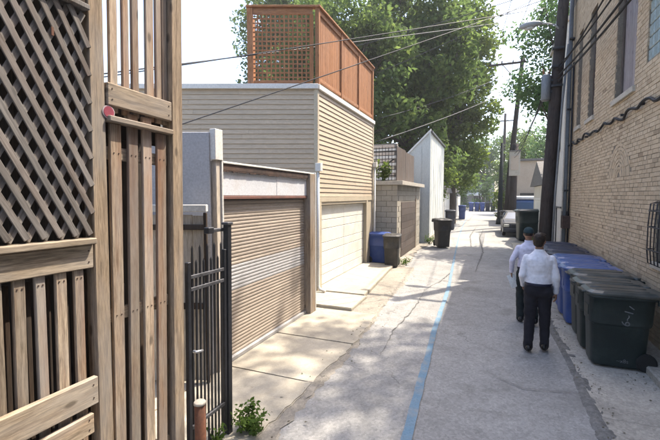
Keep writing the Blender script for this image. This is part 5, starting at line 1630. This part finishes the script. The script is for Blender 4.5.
    # hair or cap
    if cap:
        cpv = [ellipsoid(hp(0, -0.006, 0.045), (0.089, 0.108, 0.085), Rz), loft([[tuple(hp(0.090 * math.cos(2 * math.pi * q / 20), -0.006 + 0.109 * math.sin(2 * math.pi * q / 20), z)) for q in range(20)] for z in (0.02, 0.05)])]
        cpv.append(ellipsoid(hp(0, 0.13, 0.035), (0.065, 0.06, 0.01), Rz))
        link('cap', fused('cap', cpv, 0.008, 'cap', 2), T)
        hv = [ellipsoid(hp(0, -0.02, 0.005), (0.080, 0.090, 0.07), Rz)]
        link('hair', fused('hair', hv, 0.008, 'hair', 2), T)
    else:
        hv = [ellipsoid(hp(0, -0.016, 0.030), (0.086, 0.100, 0.098), Rz), ellipsoid(hp(0, -0.040, -0.030), (0.072, 0.066, 0.066), Rz), ellipsoid(hp(0.02, 0.05, 0.085), (0.06, 0.05, 0.03), Rz)]
        link('hair', fused('hair', hv, 0.008, 'hair', 2, 0.006, 30.0), T)
    return T
# local +y is forward (away from the camera along the alley)
J1 = dict(kneeL=(-0.10, 0.02, 0.50), ankleL=(-0.115, -0.03, 0.085), kneeR=(0.105, 0.06, 0.50), ankleR=(0.115, 0.09, 0.085),
          elbowL=(-0.225, -0.05, 1.16), wristL=(-0.20, 0.12, 0.97), elbowR=(0.232, -0.03, 1.15), wristR=(0.245, 0.06, 0.90),
          palmL=(1, 0, 0), palmR=(-1, 0, 0), toeL=(-0.12, 1, 0), toeR=(0.1, 1, 0))
person('dark-haired person in white shirt and black trousers seen from behind beside the bins', (0.775, 6.74, 0.012), R(-2), 1.86, J1, ('shirt', 'trousers'), R(-22), False, 1.0)
J2 = dict(kneeL=(-0.10, 0.10, 0.51), ankleL=(-0.10, 0.02, 0.085), kneeR=(0.10, -0.02, 0.50), ankleR=(0.10, -0.20, 0.12),
          elbowL=(-0.285, -0.07, 1.18), wristL=(-0.275, 0.02, 0.94), elbowR=(0.235, -0.07, 1.16), wristR=(0.225, 0.06, 0.95),
          palmL=(1, 0, 0), palmR=(-1, 0, 0), curlL=1.0, toeL=(0, 1, 0), toeR=(0, 1, -0.1))
person('person in a dark cap and pale shirt ahead, holding white paper', (0.76, 8.25, 0.012), R(6), 1.83, J2, ('shirt_shaded', 'trousers_green'), R(-8), True, 4.0)
pp = thing('paper_sheet', 'white sheet of paper held by the person in the cap', 'paper', (0.76, 8.25, 0.012), R(6))
kk = 1.83 / 1.8
hx, hy, hz = -0.262 * kk, 0.06 * kk, 0.83 * kk
link('sheet', mesh_from('sheet', [(hx - 0.10, hy - 0.035, hz + 0.03), (hx + 0.04, hy - 0.02, hz + 0.08), (hx + 0.13, hy - 0.03, hz - 0.15), (hx - 0.0, hy - 0.05, hz - 0.22), (hx + 0.015, hy - 0.045, hz - 0.06)],
                        [(0, 4, 1), (1, 4, 2), (2, 4, 3), (3, 4, 0)], 'paper'), pp)
pp.children[0].modifiers.new('thick', 'SOLIDIFY').thickness = 0.0015

# ================================================================ TREES
G = 'trees behind the left garages'
tree('huge dark green tree behind cedar screen, its crown filling upper left', (-9.5, 24.5, 0), 16, [(0, 0, 10.5, 4.2, 3.5, 4.6), (-3.0, 0.5, 9.0, 2.6, 2.6, 3.6), (2.8, 0.5, 9.5, 2.6, 2.5, 4.0), (0.5, 0, 14.5, 3.4, 3.0, 2.6), (1.0, -0.3, 6.2, 2.6, 2, 2.2)], 'leaf', 101, 0.20, 210, (0.7, 1.35), 90, 0.32, G, limbs=22)
tree('tall tree with twin dark trunks behind the pale clad shed', (-5.6, 29.5, 0), 18, [(0, 0, 11, 3.2, 3.0, 4.5), (0.5, 0, 15.5, 3.4, 3, 2.8), (2.4, -0.5, 12.0, 2.4, 2.4, 3.2), (-2.2, 0, 14.2, 2.4, 2.4, 3.0), (-0.5, -0.5, 6.8, 3.0, 2, 2.2), (1.0, 0.5, 4.8, 2.6, 1.8, 1.6)], 'leaf', 102, 0.21, 240, (0.7, 1.4), 92, 0.30, G, limbs=24)
tree('tall tree nearest the alley opening, yellowish edge leaves', (-2.9, 36, 0), 17, [(0, 0, 12.5, 3.0, 3.0, 4.5), (1.2, 0, 16.5, 2.6, 2.6, 2.2), (0.5, 0, 6.6, 2.6, 2.4, 3.2), (-2.2, 0, 5.0, 1.8, 1.8, 2.2), (-2.5, 0, 10, 2.4, 2.4, 3.5), (1.9, 0, 9.5, 1.7, 2, 2.4)], 'leaf_yellow', 103, 0.21, 220, (0.7, 1.35), 88, 0.3, G, limbs=20)
tree('leafy tree overhanging the far left garages', (-4.4, 46, 0), 10, [(0, 0, 6.0, 3.6, 3, 2.8), (1.5, -2, 4.5, 2.2, 2.5, 1.8)], 'leaf', 104, 0.2, 70, (0.7, 1.2), 60, 0.25, G)
tree('tall tree seen through and left of the cedar lattice screen', (-16.5, 33, 0), 20, [(-3.9, 0, 14.0, 2.4, 2.5, 5.5), (0.5, 0, 13.0, 4.0, 3, 6.0), (1, 0, 18.5, 5, 3, 3.4), (-3.2, 0, 18.8, 3.0, 2.5, 3.2), (4, 0, 8, 3, 3, 4)], 'leaf', 105, 0.21, 330, (0.8, 1.5), 66, 0.3, G)
tree('bushy vine-like shrub tree hanging beside the pale clad shed', (-3.6, 28.4, 0), 4.6, [(0.5, 0, 3.6, 1.1, 1.3, 0.9), (0.0, 0, 2.6, 0.9, 0.9, 0.8)], 'leaf_yellow', 106, 0.11, 26, (0.35, 0.6), 170, 0.08, None, limbs=8, name='shrub_tree')
G2 = 'trees on the right beyond the brick building'
tree('pale green tree behind leaning pole and street lamp', (3.9, 22.2, 0), 13, [(-1.3, -0.5, 8.9, 2.0, 1.8, 2.6), (0.6, 0, 11.0, 2.4, 2.2, 2.4), (-0.8, 0, 6.9, 1.2, 1.4, 1.0), (1.6, 0, 8.5, 1.6, 1.6, 2.0)], 'leaf_light', 111, 0.115, 150, (0.5, 0.9), 190, 0.2, G2, limbs=20)
tree('mid-green tree behind the second utility pole', (3.6, 57, 0), 11, [(0, 0, 6.5, 2.6, 2.5, 2.6), (1.5, 0, 8.0, 2.2, 2.2, 2.0), (-1.2, 0, 5.2, 1.4, 1.6, 1.6)], 'leaf', 112, 0.17, 80, (0.6, 1.1), 80, 0.22, G2)
tree('green tree above the beige house on the right', (6.6, 47.5, 0), 12, [(0, 0, 7.5, 2.8, 2.5, 2.8), (-1.0, 0, 9.2, 1.6, 1.6, 1.4)], 'leaf_light', 113, 0.17, 70, (0.6, 1.1), 80, 0.22, G2)
tree('tall tree standing behind the brick building, shading the driveway', (7.9, 15.0, 0), 22, [(-2.0, -1.0, 19.3, 2.6, 2.8, 2.0), (-0.5, 0.5, 20.8, 2.6, 2.4, 2.0), (-2.2, -3.0, 18.6, 1.8, 1.8, 1.5)], 'leaf', 114, 0.16, 62, (0.5, 0.95), 85, 0.3, None, limbs=18)
G3 = 'trees at the far end'
tree('hazy tree at the far end, left of the grey house', (-6.5, 74, 0), 13, [(0, 0, 8, 4.2, 3, 3.6), (2.5, -1, 5, 2.2, 2, 2.0)], 'leaf_light', 121, 0.28, 80, (0.9, 1.5), 34, 0.3, G3)
tree('hazy tree in the middle of the far end before the grey house', (-0.6, 82, 0), 15, [(0, 0, 8.0, 3.2, 3, 3.6), (1.5, 0, 11.0, 3.2, 2.4, 2.8), (-2, 0, 11, 2.6, 2.4, 3)], 'leaf_light', 122, 0.28, 110, (0.9, 1.4), 34, 0.3, G3)
tree('hazy tree at the far end on the right side', (5.0, 72, 0), 15, [(0, 0, 9, 4.2, 3, 4.4), (-1.5, 0, 11.5, 2.4, 2, 2.4), (-2.2, -1, 5.5, 2.2, 2, 2.4)], 'leaf', 123, 0.28, 80, (0.9, 1.5), 34, 0.3, G3)
tree('yellow-green shrub tree beside the slim steel pole', (1.75, 42.0, 0), 3.4, [(-0.6, 0, 1.7, 0.7, 0.8, 1.4), (0.2, 0, 2.2, 0.8, 0.8, 1.0)], 'leaf_yellow', 124, 0.13, 26, (0.35, 0.6), 130, 0.07, None, limbs=6, name='shrub_tree')

G4 = 'shrubs closing the alley end'
for k, (x, y, lab) in enumerate([(-4.6, 72.5, 'dusty green shrub at the alley end behind the leftmost far bins'), (-1.2, 73.5, 'dusty green shrub at the alley end behind the middle far bins'), (2.3, 72.8, 'dusty green shrub at the alley end behind the rightmost far bin')]):
    tree(lab, (x, y, 0), 5.0, [(0, 0, 2.6, 1.9, 1.4, 2.2), (0.8, 0, 4.4, 1.5, 1.2, 1.4)], 'leaf_light', 130 + k, 0.22, 34, (0.6, 1.0), 60, 0.12, G4, limbs=6, name='shrub_tree')

# weeds
plant_geo((-2.20, 3.25, 0.02), 0.25, 0.22, 95, 61, 'weed', 'weed', 'bushy green weed on concrete at the foot of the gate', 'weed', 0.028, stems=12)
plant_geo((-2.36, 2.86, 0.02), 0.26, 0.12, 30, 62, 'weed', 'weed', 'small green weed right behind the rusty stub post', 'weed', 0.025)
plant_geo((-2.68, 19.9, 0.02), 0.40, 0.30, 60, 63, 'weed', 'weed', 'tuft of weeds at the pale clad shed corner', 'weed', 0.05)
plant_geo((-2.75, 13.55, 0.02), 0.18, 0.30, 60, 64, 'weed', 'weed', 'low weeds around the charcoal bin by the block garage', 'weed', 0.035)
plant_geo((2.25, 22.6, 0.0), 0.35, 0.30, 60, 65, 'weed', 'weed', 'weeds under the tall green cart on the right', 'weed', 0.05)

# fallen leaves and grit
def litter():
    r = np.random.default_rng(77)
    P = []
    for _ in range(260):
        P.append((1.9 + r.normal(0, 0.10), r.uniform(3.5, 14), 0.034))
    for _ in range(160):
        P.append((r.uniform(-2.3, -1.6), r.uniform(2.5, 13), 0.030))
    for _ in range(120):
        P.append((r.uniform(1.15, 1.4), r.uniform(3, 9), 0.04))
    P = np.array(P); k = len(P)
    a = r.uniform(0, 6.28, k); s = r.uniform(0.006, 0.02, k)
    A = np.stack([np.cos(a) * s, np.sin(a) * s, r.uniform(0, 0.006, k)], 1); B = np.stack([-np.sin(a) * s * .6, np.cos(a) * s * .6, r.uniform(0, .008, k)], 1)
    V = np.stack([P - A, P - B, P + A, P + B], 1).reshape(-1, 3)
    return leaf_mesh('leaf_litter', V, r.random(k), 'dirt')
ll = link('leaf_litter', litter()); tag(ll, 'scattered dry leaves and grit along the pavement edges', 'leaves', kind='stuff')

# ================================================================ AIR
hz_ = link('haze', mesh_from('haze', *bgeo((-70, -30, -1.2), (60, 130, 27))))  # volume added to soften and pale the distance
hz_['kind'] = 'stuff'
hz_['label'] = 'thin pale haze volume added to wash out the far alley'
hm = bpy.data.materials.new('haze_air'); hm.use_nodes = True
ht = hm.node_tree; ht.nodes.clear()
ho = ht.nodes.new('ShaderNodeOutputMaterial'); hv_ = ht.nodes.new('ShaderNodeVolumePrincipled')
hv_.inputs['Color'].default_value = (0.95, 0.97, 1.0, 1)
hv_.inputs['Density'].default_value = 0.0009
hv_.inputs['Anisotropy'].default_value = 0.2
ht.links.new(hv_.outputs[0], ho.inputs['Volume'])
hz_.data.materials.append(hm)
